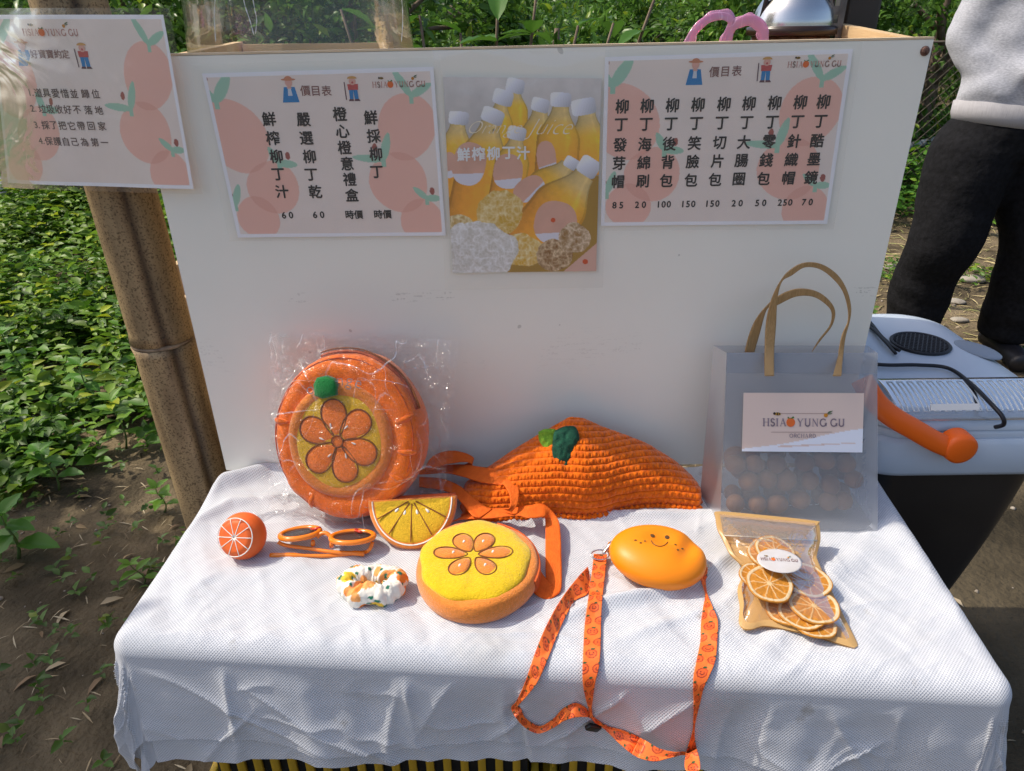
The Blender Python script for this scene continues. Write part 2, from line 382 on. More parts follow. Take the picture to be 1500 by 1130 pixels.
# ================================================================== WHITE COUNTER BOX
m_white = mat('white_board', (.87,.85,.77), (.82,.80,.72), ns=3, rough=.38, bump=.12, bs=25, detail=7, bdist=.0015, contrast=(.3,.7))
_n = m_white.node_tree; _p = _n.nodes['Principled BSDF']      # scuffs: small dark grains in two worn bands
tc = _n.nodes.new('ShaderNodeTexCoord'); mp = _n.nodes.new('ShaderNodeMapping'); mp.inputs['Scale'].default_value = (18, 18, 140)
nz = _n.nodes.new('ShaderNodeTexNoise'); nz.inputs['Scale'].default_value = 2.2; nz.inputs['Detail'].default_value = 8
nz2 = _n.nodes.new('ShaderNodeTexNoise'); nz2.inputs['Scale'].default_value = 260; nz2.inputs['Detail'].default_value = 2
sp = _n.nodes.new('ShaderNodeSeparateXYZ')
def mth(op, a, b=None, c=None):
    n = _n.nodes.new('ShaderNodeMath'); n.operation = op
    for i, x in enumerate((a, b, c)):
        if x is None: continue
        if isinstance(x, (int, float)): n.inputs[i].default_value = x
        else: _n.links.new(x, n.inputs[i])
    return n.outputs[0]
_n.links.new(tc.outputs['Object'], sp.inputs[0]); _n.links.new(tc.outputs['Object'], mp.inputs[0]); _n.links.new(mp.outputs[0], nz.inputs['Vector']); _n.links.new(tc.outputs['Object'], nz2.inputs['Vector'])
band = mth('SUBTRACT', 1, mth('MINIMUM', mth('MULTIPLY', mth('ABSOLUTE', mth('SUBTRACT', sp.outputs[2], .305)), 90), 1))
band2 = mth('SUBTRACT', 1, mth('MINIMUM', mth('MULTIPLY', mth('ABSOLUTE', mth('SUBTRACT', sp.outputs[2], .215)), 22), 1))
sc = mth('MULTIPLY', mth('GREATER_THAN', nz.outputs[0], .56), mth('GREATER_THAN', nz2.outputs[0], .5))
nm = _n.nodes.new('ShaderNodeTexNoise'); nm.inputs['Scale'].default_value = 5.5; nm.inputs['Detail'].default_value = 2; _n.links.new(tc.outputs['Object'], nm.inputs['Vector'])
msk = mth('MULTIPLY', mth('GREATER_THAN', nm.outputs[0], .53), 1.0)
sc = mth('MULTIPLY', mth('MULTIPLY', sc, msk), mth('ADD', mth('MULTIPLY', band, .38), mth('MULTIPLY', band2, .12)))
nz3 = _n.nodes.new('ShaderNodeTexNoise'); nz3.inputs['Scale'].default_value = 34; nz3.inputs['Detail'].default_value = 1; _n.links.new(tc.outputs['Object'], nz3.inputs['Vector'])
sc = mth('MINIMUM', mth('ADD', sc, mth('MULTIPLY', mth('GREATER_THAN', nz3.outputs[0], .775), .35)), 1)
mx = _n.nodes.new('ShaderNodeMix'); mx.data_type = 'RGBA'; mx.inputs[7].default_value = (.16,.14,.11,1)
src = _p.inputs['Base Color'].links[0].from_socket
_n.links.new(src, mx.inputs[6]); _n.links.new(sc, mx.inputs[0]); _n.links.new(mx.outputs[2], _p.inputs['Base Color'])
m_edge = mat('board_edge', (.72,.58,.40), (.60,.46,.30), ns=20, rough=.7, stretch=(1,6,6))
box = thing('counter_box', 'white painted wooden counter box with three posters on its front', 'counter', (0, 1.0, .59))
fr = [onY(190,84,1.0), onY(1368,58,1.0), Vector((.545,1.0,.594)), Vector((-.479,1.0,.594))]
MB().poly([fr[3], fr[2], fr[1], fr[0]], (0,.018,0)).build('front_panel', m_white, box, smooth=False)
e = MB(); e.poly([fr[0]+Vector((0,-.0004,.0005)), fr[1]+Vector((0,-.0004,.0005)), fr[1]+Vector((0,.0184,.0005)), fr[0]+Vector((0,.0184,.0005))], (0,0,.0025)); e.build('top_edge', m_edge, box, smooth=False)
def side(x, xw, zf, zr):
    MB().raw([(x,1.0205,.594),(xw,1.0205,.594),(xw,1.38,.594),(x,1.38,.594),(x,1.0205,zf),(xw,1.0205,zf),(xw,1.38,zr),(x,1.38,zr)], [(3,2,1,0),(4,5,6,7),(0,1,5,4),(1,2,6,5),(2,3,7,6),(3,0,4,7)]).build('side_panel', m_ply, box, smooth=False)
side(.528, .544, 1.229, 1.256)
side(-.478, -.462, 1.216, 1.232)
MB().poly([(-.459,1.0205,1.03),(.525,1.0205,1.03),(.525,1.362,1.03),(-.459,1.362,1.03)], (0,0,.014)).build('shelf', m_ply, box, smooth=False)
MB().poly([(-.459,1.365,.594),(-.20,1.365,.594),(-.20,1.38,.594),(-.459,1.38,.594)], (0,0,.634)).build('back_panel', m_ply, box, smooth=False)
m_rust = mat('rusty_steel', (.10,.05,.04), (.22,.13,.10), ns=400, rough=.6, metal=.6)
for (a, b) in ((1355,75),):
    p = onY(a, b, .9995); MB().lathe([(0,.0030),(.003,.0030),(.0052,.0018),(.0060,.0002),(.0060,-.001)], frame(p, (1,0,0), (0,-1,0)), 16).build('screw', m_rust, box)
for z0 in (.0,):
    pass
# wooden legs under the box so it stands on the ground
for x in (-.455, .515):
    for y in (1.05, 1.34): MB().box((x, y, .28), (.04, .04, .622)).build('leg', m_ply, box, smooth=False)

# ================================================================== POSTERS
CH1 = 'Col'
m_print = mat('printed_paper', rough=.55, vcol='Col', spec=.3, translucent=.04)
m_blk = mat('black_ink', (.018,.016,.018), rough=.6); m_brn = mat('brown_ink', (.22,.10,.09), rough=.6)
m_pnk = mat('pink_ink', (.55,.28,.24), rough=.6); m_wht = mat('white_ink', (.85,.85,.85), rough=.5)
m_sleeve = film('laminate', gloss=.012, rough=.12, bump=.25, bs=9, haze=.035, hcol=(.8,.8,.8), bdist=.01, fres=.8)
class Sheet:
    """a flat sheet in the place; corners TL TR BR BL"""
    def __init__(s, c, off=0.0, pl=None):
        s.c = [Vector(x) for x in c]; a, b, cc, d = s.c
        s.ex = ((b-a)+(cc-d)).normalized(); up = ((a-d)+(b-cc)); s.n = s.ex.cross(up).normalized(); s.ey = s.n.cross(s.ex)
        s.o = sum(s.c, Vector())/4
    def px(s, x, y):
        r = ray(x, y); return CAMP + r * ((s.o-CAMP).dot(s.n) / r.dot(s.n))
    def inv(s, p):
        u = v = .5
        for _ in range(12):
            d = p - s.uv(u, v); u += d.dot(s.ex)/(s.c[1]-s.c[0]).length; v -= d.dot(s.ey)/(s.c[3]-s.c[0]).length
        return u, v
    def uv(s, u, v):
        a, b, c, d = s.c; return (a*(1-u)+b*u)*(1-v) + (d*(1-u)+c*u)*v
def grid_sheet(sh, nu, nv, warp=None, lift=0.0, grow=(0,0,0,0)):
    u = np.linspace(-grow[0], 1+grow[1], nu); v = np.linspace(-grow[2], 1+grow[3], nv); Ug, Vg = np.meshgrid(u, v, indexing='ij')
    c = [np.array(x) for x in sh.c]; Ug3, Vg3 = Ug[...,None], Vg[...,None]
    P = (c[0]*(1-Ug3)+c[1]*Ug3)*(1-Vg3) + (c[3]*(1-Ug3)+c[2]*Ug3)*Vg3
    w = lift + (warp(Ug, Vg) if warp else 0); P = P + np.array(sh.n)*np.asarray(w)[...,None]
    return P.reshape(-1,3), Ug, Vg
ORNG = [(.085,.36,.205,.228,.15),(.215,.68,.166,.17,0),(.118,.87,.137,.14,0),(.861,.33,.178,.20,-.1),(.80,.66,.185,.19,0),(.893,.90,.14,.14,0)]
STEM = [((.035,.16),[(.115,.0,.045),(-.02,.07,.03)],(.0,.03)),((.262,.53),[(.225,.43,.03),(.345,.54,.03)],(.30,.485)),((.022,.785),[(.055,.655,.03),(-.01,.78,.025)],(.0,.72)),
        ((.892,.155),[(.985,.09,.03),(.82,.0,.03)],(None,None)),((.74,.52),[(.775,.36,.035),(.60,.50,.028)],(.70,.445)),((.925,.76),[(.865,.69,.025),(.99,.76,.028)],(.945,.715))]
def lens(X, Y, a, b, w):
    ax, ay = a; bx, by = b; dx, dy = bx-ax, by-ay; l = math.hypot(dx, dy); dx, dy = dx/l, dy/l
    t = ((X-ax)*dx + (Y-ay)*dy)/l; s = -(X-ax)*dy + (Y-ay)*dx
    return (t > 0) & (t < 1) & (np.abs(s) < w*np.sqrt(np.clip(np.sin(PI*np.clip(t,0,1)**.8), 0, 1)))
def paint_price(Ug, Vg, bord=.022, bud=True):
    X = Ug*1.414; Y = Vg; c = np.empty(Ug.shape+(3,)); c[:] = (.83,.725,.66)
    k = 1+.03*fbm(X*6, Y*6, 4); c *= k[...,None]
    n = np.zeros(Ug.shape)
    for (u, v, rx, ry, sk) in ORNG:
        dx = (X-u*1.414); dy = (Y-v); dx2 = dx - sk*dy
        a = np.arctan2(dy, dx2); ins = (dx2/rx)**2 + (dy/ry)**2 < (1+.03*np.sin(2*a+u*9)+.02*np.sin(3*a+v*7))**2
        n += ins
    c[n >= 1] = (.86,.51,.42); c[n >= 2] = (.80,.43,.35)
    for (s, lv, bd_) in STEM:
        s2 = (s[0]*1.414, s[1])
        for (u, v, w) in lv: c[lens(X, Y, s2, (u*1.414, v), w*.8)] = (.37,.60,.46)
        c[(np.abs(X-s2[0]) < .014) & (np.abs(Y-s2[1]-.012) < .03)] = (.37,.60,.46)
        if bd_[0] is not None: c[(np.abs(X-bd_[0]*1.414-.01)/.016)**2 + (np.abs(Y-bd_[1])/.024)**2 < 1] = (.36,.11,.09)
    b = (X < bord) | (X > 1.414-bord) | (Y < bord) | (Y > 1-bord); c[b] = (.88,.88,.92)
    return c.reshape(-1,3)
def cpolys(name, items, sh, lift, parent, at, sc):
    """little printed picture: coloured flat shapes, coordinates in units of sc around at"""
    mb = MB(); cols = []
    for k, (pts, c) in enumerate(items):
        P = [at + sh.ex*(x*sc) + sh.ey*(y*sc) + sh.n*(lift+k*3e-5) for x, y in pts]; mb.poly(P); cols += [c]*len(pts)
    return mb.build(name, m_print, parent, smooth=False, vcol=cols)
def circ(x, y, rx, ry=None, n=14, a0=0, a1=360): ry = ry or rx; return [(x+rx*math.cos(R(a0+(a1-a0)*i/n)), y+ry*math.sin(R(a0+(a1-a0)*i/n))) for i in range(n if a1-a0 == 360 else n+1)]
BLU, SKN, HAT, RED, DKB = (.03,.22,.50), (.72,.40,.33), (.60,.25,.14), (.52,.09,.09), (.12,.06,.08)
FARM_A = [([(-.34,-.5),(.34,-.5),(.22,.08),(-.22,.08)], BLU), ([(-.09,-.25),(.09,-.25),(.06,.06),(-.06,.06)], (.62,.66,.72)), (circ(0,.25,.15,.17), SKN), (circ(0,.36,.30,.045), HAT), (circ(0,.37,.16,.12,8,0,180), HAT), ([(-.1,.02),(.1,.02),(.05,.12),(-.05,.12)], SKN)]
FARM_B = [([(-.17,-.42),(-.02,-.42),(.0,-.05),(-.17,-.05)], BLU), ([(.03,-.42),(.19,-.42),(.17,-.05),(.0,-.05)], BLU), ([(-.2,-.08),(.2,-.08),(.22,.14),(-.22,.14)], RED), ([(-.22,-.5),(0,-.5),(-.02,-.42),(-.18,-.42)], DKB), ([(.02,-.5),(.26,-.5),(.2,-.42),(.03,-.42)], DKB), (circ(0,.24,.14), SKN), (circ(0,.34,.2,.1,8,0,180), (.62,.35,.12)), ([(-.33,-.45),(-.29,-.45),(-.31,.22),(-.35,.22)], DKB), (circ(0,.2,.04), RED)]
def logo(sh, at, h, parent, lift=.0006, m=None, cond=1.0, small=True):
    mb = MB(); star = serif(mb, 'HSIA* YUNG GU', at + sh.n*lift, sh.ex*h*cond, sh.ey*h, w=.16); o = mb.build('brand_lettering', m or m_pnk, parent, smooth=False)
    ox = star*h*cond
    cpolys('orange_emblem', [(circ(0,0,.6,.62,16), (.72,.15,.03)), ([(-.05,.55),(.35,.85),(.5,.6),(.1,.5)], (.08,.18,.04)), ([(-.05,.5),(-.4,.8),(-.45,.55)], (.08,.18,.04))], sh, lift+.0001, parent, at + sh.ex*(ox-.0*h) , h)
    cpolys('bee_emblem', [(circ(0,0,.45,.22,10), (.35,.2,.03)), ([(-.1,-.2),(.05,-.2),(.05,.2),(-.1,.2)], (.03,.02,.02)), ([(.2,-.16),(.32,-.12),(.32,.12),(.2,.16)], (.03,.02,.02)), (circ(-.45,.05,.18), (.03,.02,.02))], sh, lift, parent, at + sh.ex*(-3.4*h*cond) + sh.ey*(1.15*h), h)
    cpolys('twig_emblem', [(circ(-.2,-.1,.28), (.55,.22,.02)), ([(-.1,.1),(.5,.3),(.75,.55),(.2,.42)], (.06,.12,.04)), ([(0,0),(.5,.05),(.7,.2),(.2,.15)], (.06,.12,.04))], sh, lift, parent, at + sh.ex*(2.9*h*cond) + sh.ey*(1.1*h), h)
def price_poster(label, corners, warp, chars, title, logo_at, farm, grow, lw=.0187, logo_h=.0066, group=None, ink=None, bold=.026):
    sh = Sheet(corners); t = thing('poster', label, 'poster', sh.o, group)
    V, Ug, Vg = grid_sheet(sh, 340, 240, warp, .0008); add('paper', V, gridf(340,240), m_print, t, vcol=paint_price(Ug, Vg))
    V2, _, _ = grid_sheet(sh, 60, 40, (lambda u, v: (warp(u, v) if warp else 0) + .0007*fbm(u*5, v*4, 2)), .0032, grow); add('laminate_sleeve', V2, gridf(60,40), m_sleeve, t)
    def wl(p):   # follow the paper's bend
        if not warp: return 0
        u, v = sh.inv(p); return float(warp(np.array(u), np.array(v)))
    for grp in chars:
        mb = MB()
        for (c, x, y, s) in grp:
            p = sh.px(x, y); put_text(mb, c, p + sh.n*(.0012+wl(p)), sh.ex*lw*s, sh.ey*lw*s, bold)
        mb.build('printed_line', ink or m_blk, t, smooth=False)
    mb = MB()
    for (c, x, y, s) in title: p = sh.px(x, y); put_text(mb, c, p + sh.n*(.0012+wl(p)), sh.ex*lw*s, sh.ey*lw*s, .01)
    mb.build('title_line', m_brn, t, smooth=False)
    for (x, y, it) in farm: p = sh.px(x, y); cpolys('farmer_picture', it, sh, .0011+wl(p), t, p, .032)
    p = sh.px(*logo_at); logo(sh, p + sh.n*wl(p), logo_h, t, .0012)
    return t, sh
K2 = lambda x, y: (250 + x*.2867, 60 + y*.2867)
c2_ = [[(c, *K2(x, y), 1) for c, (x, y) in zip(s, P)] for s, P in (
 ('鮮榨柳丁汁', [(503,400),(522,497),(540,590),(551,682),(570,770)]), ('嚴選柳丁乾', [(679,402),(694,497),(709,591),(719,684),(740,770)]),
 ('橙心橙意禮盒', [(865,374),(879,462),(889,545),(902,627),(915,707),(927,787)]), ('鮮採柳丁', [(1023,392),(1038,486),(1048,578),(1054,670)]))]
c2_ += [[(s, *K2(x, y), .68)] for s, x, y in (('6 0',598,890),('6 0',757,888),('時價',939,887),('時價',1085,885))]
wob = lambda k: (lambda u, v: .0012*fbm(u*2.2+k, v*2.0, k))
POST = 'laminated orange price posters'
price_poster('laminated pink price list with four columns of large characters, left on white board', [onY(x,y,.9985) for x,y in ((296,108),(635,98),(653,345),(349,348))], wob(1), c2_,
   [(c, *K2(x,y), .72) for c, x, y in (('價',689,254),('目',742,256),('表',797,255))], K2(1168,222), [(*K2(608,247), FARM_A), (*K2(932,240), FARM_B)], (.04,.03,.05,.02), group=POST)
topx = [911,947.5,984.6,1022,1060,1096.5,1134,1171.5,1205.5]; botx = [905,941,975.6,1011.8,1047,1082,1118,1154.5,1187.6]
names = ['柳丁發芽帽','柳丁海綿刷','柳丁後背包','柳丁笑臉包','柳丁切片包','柳丁大腸圈','柳丁零錢包','柳丁針織帽','柳丁酷墨鏡']
yl, yr = [156,183,212,239,266], [149,178,206,233,260]
c3_ = [[(ch, topx[i] + (botx[i]-topx[i])*r/4, yl[r] + (yr[r]-yl[r])*i/8, 1) for r, ch in enumerate(nm)] for i, nm in enumerate(names)]
prc = ['85','20','100','150','150','20','50','250','70']; ppx = [904.7,938,973,1008.7,1044,1079.5,1114,1149.5,1182]
c3_ += [[(' '.join(p) if len(p) < 3 else '\u200a'.join(p), ppx[i], 300.5-4.5*i/8, .66)] for i, p in enumerate(prc)]
price_poster('laminated pink price list with nine narrow columns, right on white board', [onY(x,y,.9985) for x,y in ((886,84),(1249,72),(1211,328),(880,331))], wob(5), c3_,
   [(c, x, y, .72) for c, x, y in (('價',1046,105.5),('目',1062,105),('表',1079,104))], (1193,94), [(1018,105,FARM_A), (1122,101,FARM_B)], (.0,.03,.04,.03), group=POST)
# the third price-list style sheet, tied to the bamboo: rules for visitors
K1 = lambda x, y: (x*.3363, y*.3363)
s1 = [onY(-14,22,1.016), onY(240,22,.985), onY(284,277,.985), onY(11,268,1.016)]
def bend(u, v): return -.008*np.clip(.25-np.asarray(u), 0, 1)**1.4 + .004*np.sin(np.asarray(u)*PI) + .0015*np.asarray(v)*np.sin(np.asarray(u)*9) + .0015*fbm(np.asarray(u)*3, np.asarray(v)*3, 9)
ln = [('1道具愛惜並歸位', [145,177,214,253,292,332,380,425], 403, 409), ('2垃圾收好不落地', [155,195,230,268,305,345,393,438], 472, 480), ('3採了把它帶回家', [172,210,245,283,322,362,405,452], 543, 549), ('4保護自己為第一', [192,225,262,298,336,376,420,462], 612, 620)]
c1_ = [[((c + '.') if c in '1234' else c, *K1(xs[i], y0 + (y1-y0)*i/7), .62) for i, c in enumerate(s)] for s, xs, y0, y1 in ln]
m_gry = mat('grey_brown_ink', (.13,.085,.08), rough=.6)
price_poster('laminated sheet of four numbered rules tied round the bamboo pole', s1, bend, c1_,
   [(c, *K1(x, 236), .58) for c, x in zip('好寶寶約定', (158,194,228,262,296))], K1(232,142), [(*K1(110,228), FARM_A), (*K1(374,240), FARM_B)], (.03,.045,.035,.03), logo_h=.0072, ink=m_gry, bold=.014)

# the juice picture
def paint_juice(Ug, Vg):
    TL, TR, BR, BL = [np.array(p, float) for p in ((83,165),(775,163),(752,997),(130,1010))]
    U3, V3 = Ug[...,None], Vg[...,None]; P = (TL*(1-U3)+TR*U3)*(1-V3) + (BL*(1-U3)+BR*U3)*V3; X, Y = P[...,0], P[...,1]
    n1 = fbm(X/60, Y/60, 1); n2 = fbm(X/16, Y/16, 2)
    c = np.empty(Ug.shape+(3,)); c[:] = np.array([.62,.59,.57]); c *= (1.15 - .5*sstep(160,520,Y) + .15*n1)[...,None]
    m = Y > 560; c[m] = (.42,.25,.05)
    def cap(cx_, cy_, w, h, rot):
        a = R(rot); dx, dy = X-cx_, Y-cy_; x = dx*math.cos(a)+dy*math.sin(a); y = -dx*math.sin(a)+dy*math.cos(a)
        ins = (np.abs(x)/(w/2))**5 + (np.abs(y)/(h/2))**5 < 1
        s = .80 - .22*np.clip(x/(w/2),-1,1) - .12*(y/(h/2)) + .05*np.sin(x*.9)*(y > -h*.2)
        c[ins] = (np.stack([s*.93, s*.95, s*1.05], -1))[ins]
    def body(x0, y0, x1, y1, w):
        dx, dy = x1-x0, y1-y0; l = math.hypot(dx, dy); dx, dy = dx/l, dy/l
        t = (X-x0)*dx+(Y-y0)*dy; s = -(X-x0)*dy+(Y-y0)*dx
        hw = w/2*(.38 + .62*sstep(0, w*.75, t)) * np.where(t > l-w*.18, np.sqrt(np.clip(1-((t-(l-w*.18))/(w*.18))**2, 0, 1)), 1)
        ins = (t > 0) & (t < l) & (np.abs(s) < hw); q = s/np.maximum(hw, 1)
        sh = 1.08 - .30*q**2 - .12*q + .25*np.exp(-((q+.45)/.12)**2)*(n2*.5+.6) + .10*n2
        dp = sstep(0, 260, t); base = np.stack([.92*sh, (.60-.20*dp)*sh, .05+.02*sh-.02*dp], -1)
        top = sstep(w*.55, w*.15, t)[...,None]; base = base*(1-top*.6) + np.array([.62,.52,.34])*top*.6*sh[...,None]
        ed = (np.abs(q) > .9)[...,None]; base = np.where(ed, base*.78, base)
        c[ins] = base[ins]
    def label(cx_, cy_, rx, ry, rot=0, dot=None, clip=None):
        a = R(rot); dx, dy = X-cx_, Y-cy_; x = dx*math.cos(a)+dy*math.sin(a); y = -dx*math.sin(a)+dy*math.cos(a)
        ins = (np.abs(x)/rx)**2.4 + (np.abs(y)/ry)**2.4 < 1
        pk = np.array([.72,.42,.32]); wh = np.array([.75,.74,.82]); c[ins] = np.where((y > ry*.45 - .25*x)[...,None], wh, pk*(1+.1*n1[...,None]))[ins]
        if dot: c[(X-dot[0])**2 + (Y-dot[1])**2 < 110] = (.65,.10,.03)
    body(400,215,395,470,112); cap(398,196,80,58,12)
    body(338,258,300,520,135); cap(345,242,88,62,15)
    body(507,290,470,640,178); cap(508,270,78,56,12)
    body(712,296,728,560,195); cap(697,275,108,66,-10)
    body(597,272,572,640,190); cap(597,248,92,58,2); label(535,485,42,70,-5)
    body(148,345,120,660,170); cap(152,325,88,54,4); label(112,520,30,55)
    body(290,340,196,800,215); cap(300,315,98,62,20); label(198,515,72,92,12)
    body(405,400,352,700,152); cap(405,385,82,56,10); label(368,545,64,75,8)
    body(628,515,400,760,175); cap(645,507,66,50,30); label(460,620,72,50,-32)
    body(702,556,440,900,245); cap(720,522,92,82,32); label(575,772,92,100,10,(565,758))
    def ice(cx_, cy_, rx, ry, ca, cb, seed):
        ins = ((X-cx_)/rx)**2 + ((Y-cy_)/ry)**2 < 1 + .35*n1
        a1 = (1-np.abs(fbm(X/34+seed, Y/34, seed, 2)))**4; a2 = (1-np.abs(fbm(X/13+.6*n1, Y/15, seed+3, 2)))**6; a3 = fbm(X/7, Y/9, seed+5, 2)
        k = np.clip(.10 + .55*a1 + .45*a2 + .22*a3 + .15*n1, 0, 1)[...,None]
        col = np.array(ca)*(1-k) + np.array(cb)*k; c[ins] = col[ins]
    ice(340,730,100,100,(.66,.40,.05),(.90,.76,.42),3); ice(150,790,70,50,(.5,.28,.04),(.9,.8,.5),5)
    ice(430,900,90,80,(.72,.42,.05),(.92,.80,.45),6)
    ice(240,905,170,130,(.60,.57,.50),(.93,.92,.92),4); ice(575,920,80,75,(.26,.12,.03),(.85,.66,.42),8); ice(655,840,70,70,(.36,.20,.07),(.88,.72,.52),9)
    tri = (X > 600) & (Y > 1010 - (X-600)*.95); c[tri] = (.72,.45,.36); c[tri & (Y > 1040-(X-600)*.2 )] = (.8,.8,.86); c[(X-705)**2+(Y-952)**2 < 150] = (.65,.1,.03)
    return np.clip(c, 0, .92).reshape(-1,3)
js = Sheet([onY(x,y,.9975) for x,y in ((649,113),(881,115),(873,397),(663,400))])
jt = thing('photo_poster', 'glossy poster of yellow juice bottles on ice, middle of the white board', 'poster', js.o)
V, Ug, Vg = grid_sheet(js, 300, 360, wob(3), .0008); add('picture', V, gridf(300,360), m_print, jt, vcol=paint_juice(Ug, Vg))
V, _, _ = grid_sheet(js, 70, 90, lambda u, v: .0016*fbm(u*4, v*4, 6) + .004*np.exp(-((v+.08+.03*np.sin(u*7))/.025)**2), .0036, (.055,.05,.12,.095)); add('laminate_sleeve', V, gridf(70,90), film('laminate_loose', gloss=.006, rough=.1, bump=.4, bs=11, haze=.02, hcol=(.8,.8,.8), bdist=.012), jt)
K3 = lambda x, y: (620 + x*.3363, 60 + y*.3363)
mb = MB()
for c, x, y in (('鮮',176,495),('榨',240,492),('柳',305,490),('丁',372,488),('汁',435,488)): put_text(mb, c, js.px(*K3(x,y)) + js.n*.0014, js.ex*.0185, js.ey*.0185, .03)
mb.build('white_lettering', m_wht, jt, smooth=False)
mb = MB(); put_text(mb, 'Orange', js.px(*K3(315,385)) + js.n*.0014, js.ex*.024, js.ey*.024, -.02, .6); put_text(mb, 'Juice', js.px(*K3(545,385)) + js.n*.0014, js.ex*.030, js.ey*.030, -.02, .6)
mb.build('script_lettering', mat('pale_ink', (.88,.80,.62), rough=.6), jt, smooth=False)
# ================================================================== TABLECLOTH
def near_quad(px, py):
    """nearest point of the table's outline and distance outside it (back edge open)"""
    q = np.array([[v.x, v.y] for v in QT]); P = np.stack([px, py], -1)
    best = np.full(px.shape, 1e9); bp = np.zeros(P.shape); inside = np.ones(px.shape, bool)
    for i in range(4):
        a, b = q[i], q[(i+1) % 4]; e = b-a; L = np.linalg.norm(e); e = e/L; nrm = np.array([-e[1], e[0]])   # clockwise seen from above? checked by sign below
        t = np.clip(((P-a) @ e), 0, L); c = a + t[...,None]*e; d = np.linalg.norm(P-c, axis=-1)
        sgn = (P-a) @ nrm; cen = (q.mean(0)-a) @ nrm; inside &= (sgn*np.sign(cen) >= 0)
        up = d < best; best = np.where(up, d, best); bp = np.where(up[...,None], c, bp)
    best = np.where(inside, 0, best); bp = np.where(inside[...,None], P, bp)
    return bp, best, inside
def topbump(x, y):
    """folds and creases on the table top"""
    h = .0034*fbm(x*8, y*8, 1) + .0040*fbm((x*.86+y*.5)*26, (x*-.5+y*.86)*5, 2) + .0020*fbm((x*.7-y*.7)*38, (x+y)*7, 5) + .0022*(1-np.abs(fbm(x*7, y*11, 9)))**6
    def ridge(pts, w, a):
        pts = [Vector((p[0], p[1])) for p in pts]; d = np.full(np.shape(x), 9.); wt = np.zeros(np.shape(x))
        for i in range(len(pts)-1):
            a0, b0 = pts[i], pts[i+1]; ex, ey = b0.x-a0.x, b0.y-a0.y; L2 = ex*ex+ey*ey
            t = np.clip(((x-a0.x)*ex + (y-a0.y)*ey)/L2, 0, 1); dd = np.hypot(x-a0.x-ex*t, y-a0.y-ey*t)
            s = (i+t)/(len(pts)-1); up = dd < d; d = np.where(up, dd, d); wt = np.where(up, np.sin(PI*np.clip(s, .04, .96))**.6, wt)
        return a*wt*np.exp(-(d/w)**2)
    P = lambda a, b: onZ(a, b, ZT)
    h = h + ridge([P(800,915), P(880,886), P(960,872), P(1040,840), P(1090,795)], .010, .013)
    h = h + ridge([P(1060,885), P(1085,860), P(1100,835)], .009, .006) + ridge([P(900,940), P(1000,905), P(1060,890)], .008, .004)
    h = h + ridge([P(700,768), P(850,757), P(960,758), P(1060,752)], .010, .008)
    h = h + ridge([P(265,748), P(320,712), P(400,690), P(470,700)], .016, .020) + ridge([P(275,775), P(340,738), P(420,728)], .012, .010)
    h = h + ridge([P(1290,735), P(1330,800), P(1400,900)], .02, .006) + ridge([P(1110,965), P(1160,905)], .01, .004) + ridge([P(330,860), P(420,830), P(520,845)], .016, .004)
    h = h + ridge([P(1280,800), P(1220,840), P(1180,920)], .018, .006) + ridge([P(250,900), P(300,850), P(380,838)], .018, .004)
    rg = np.random.default_rng(23)
    for k in range(46):       # sharp little creases where the cloth was folded or dragged
        cx_, cy_ = rg.uniform(-.5,.6), rg.uniform(.55,.98); a = rg.choice([.35, 1.25, 1.9, 2.6]) + rg.normal()*.25; L_ = rg.uniform(.03,.13); w = rg.uniform(.0025,.0055); am = rg.uniform(.0012,.0034)
        u = (x-cx_)*math.cos(a) + (y-cy_)*math.sin(a); v = -(x-cx_)*math.sin(a) + (y-cy_)*math.cos(a) + .006*np.sin(u*30+k)
        h = h + am*np.exp(-np.abs(v)/w)*np.clip(1-(u/L_)**2, 0, 1)
    return h
NA, NB = 460, 330
sa = np.linspace(-.466-.25, .576+.19, NA); sb = np.linspace(0, 1, NB)
A_, B_ = np.meshgrid(sa, sb, indexing='ij')
yfront = .655 + (A_+.484)*(.568-.655)/(.553+.484); yfront = np.clip(yfront, .53, .68)
hemlen = .174 - .018*(A_+.48) + .0012*np.abs(((A_*160) % 1)-.5)*2 + .004*np.sin(A_*21) + .006*fbm(A_*3, 0*A_, 4) + .0*A_
yb = .998 + (yfront - hemlen - .998)*B_
rad = .026
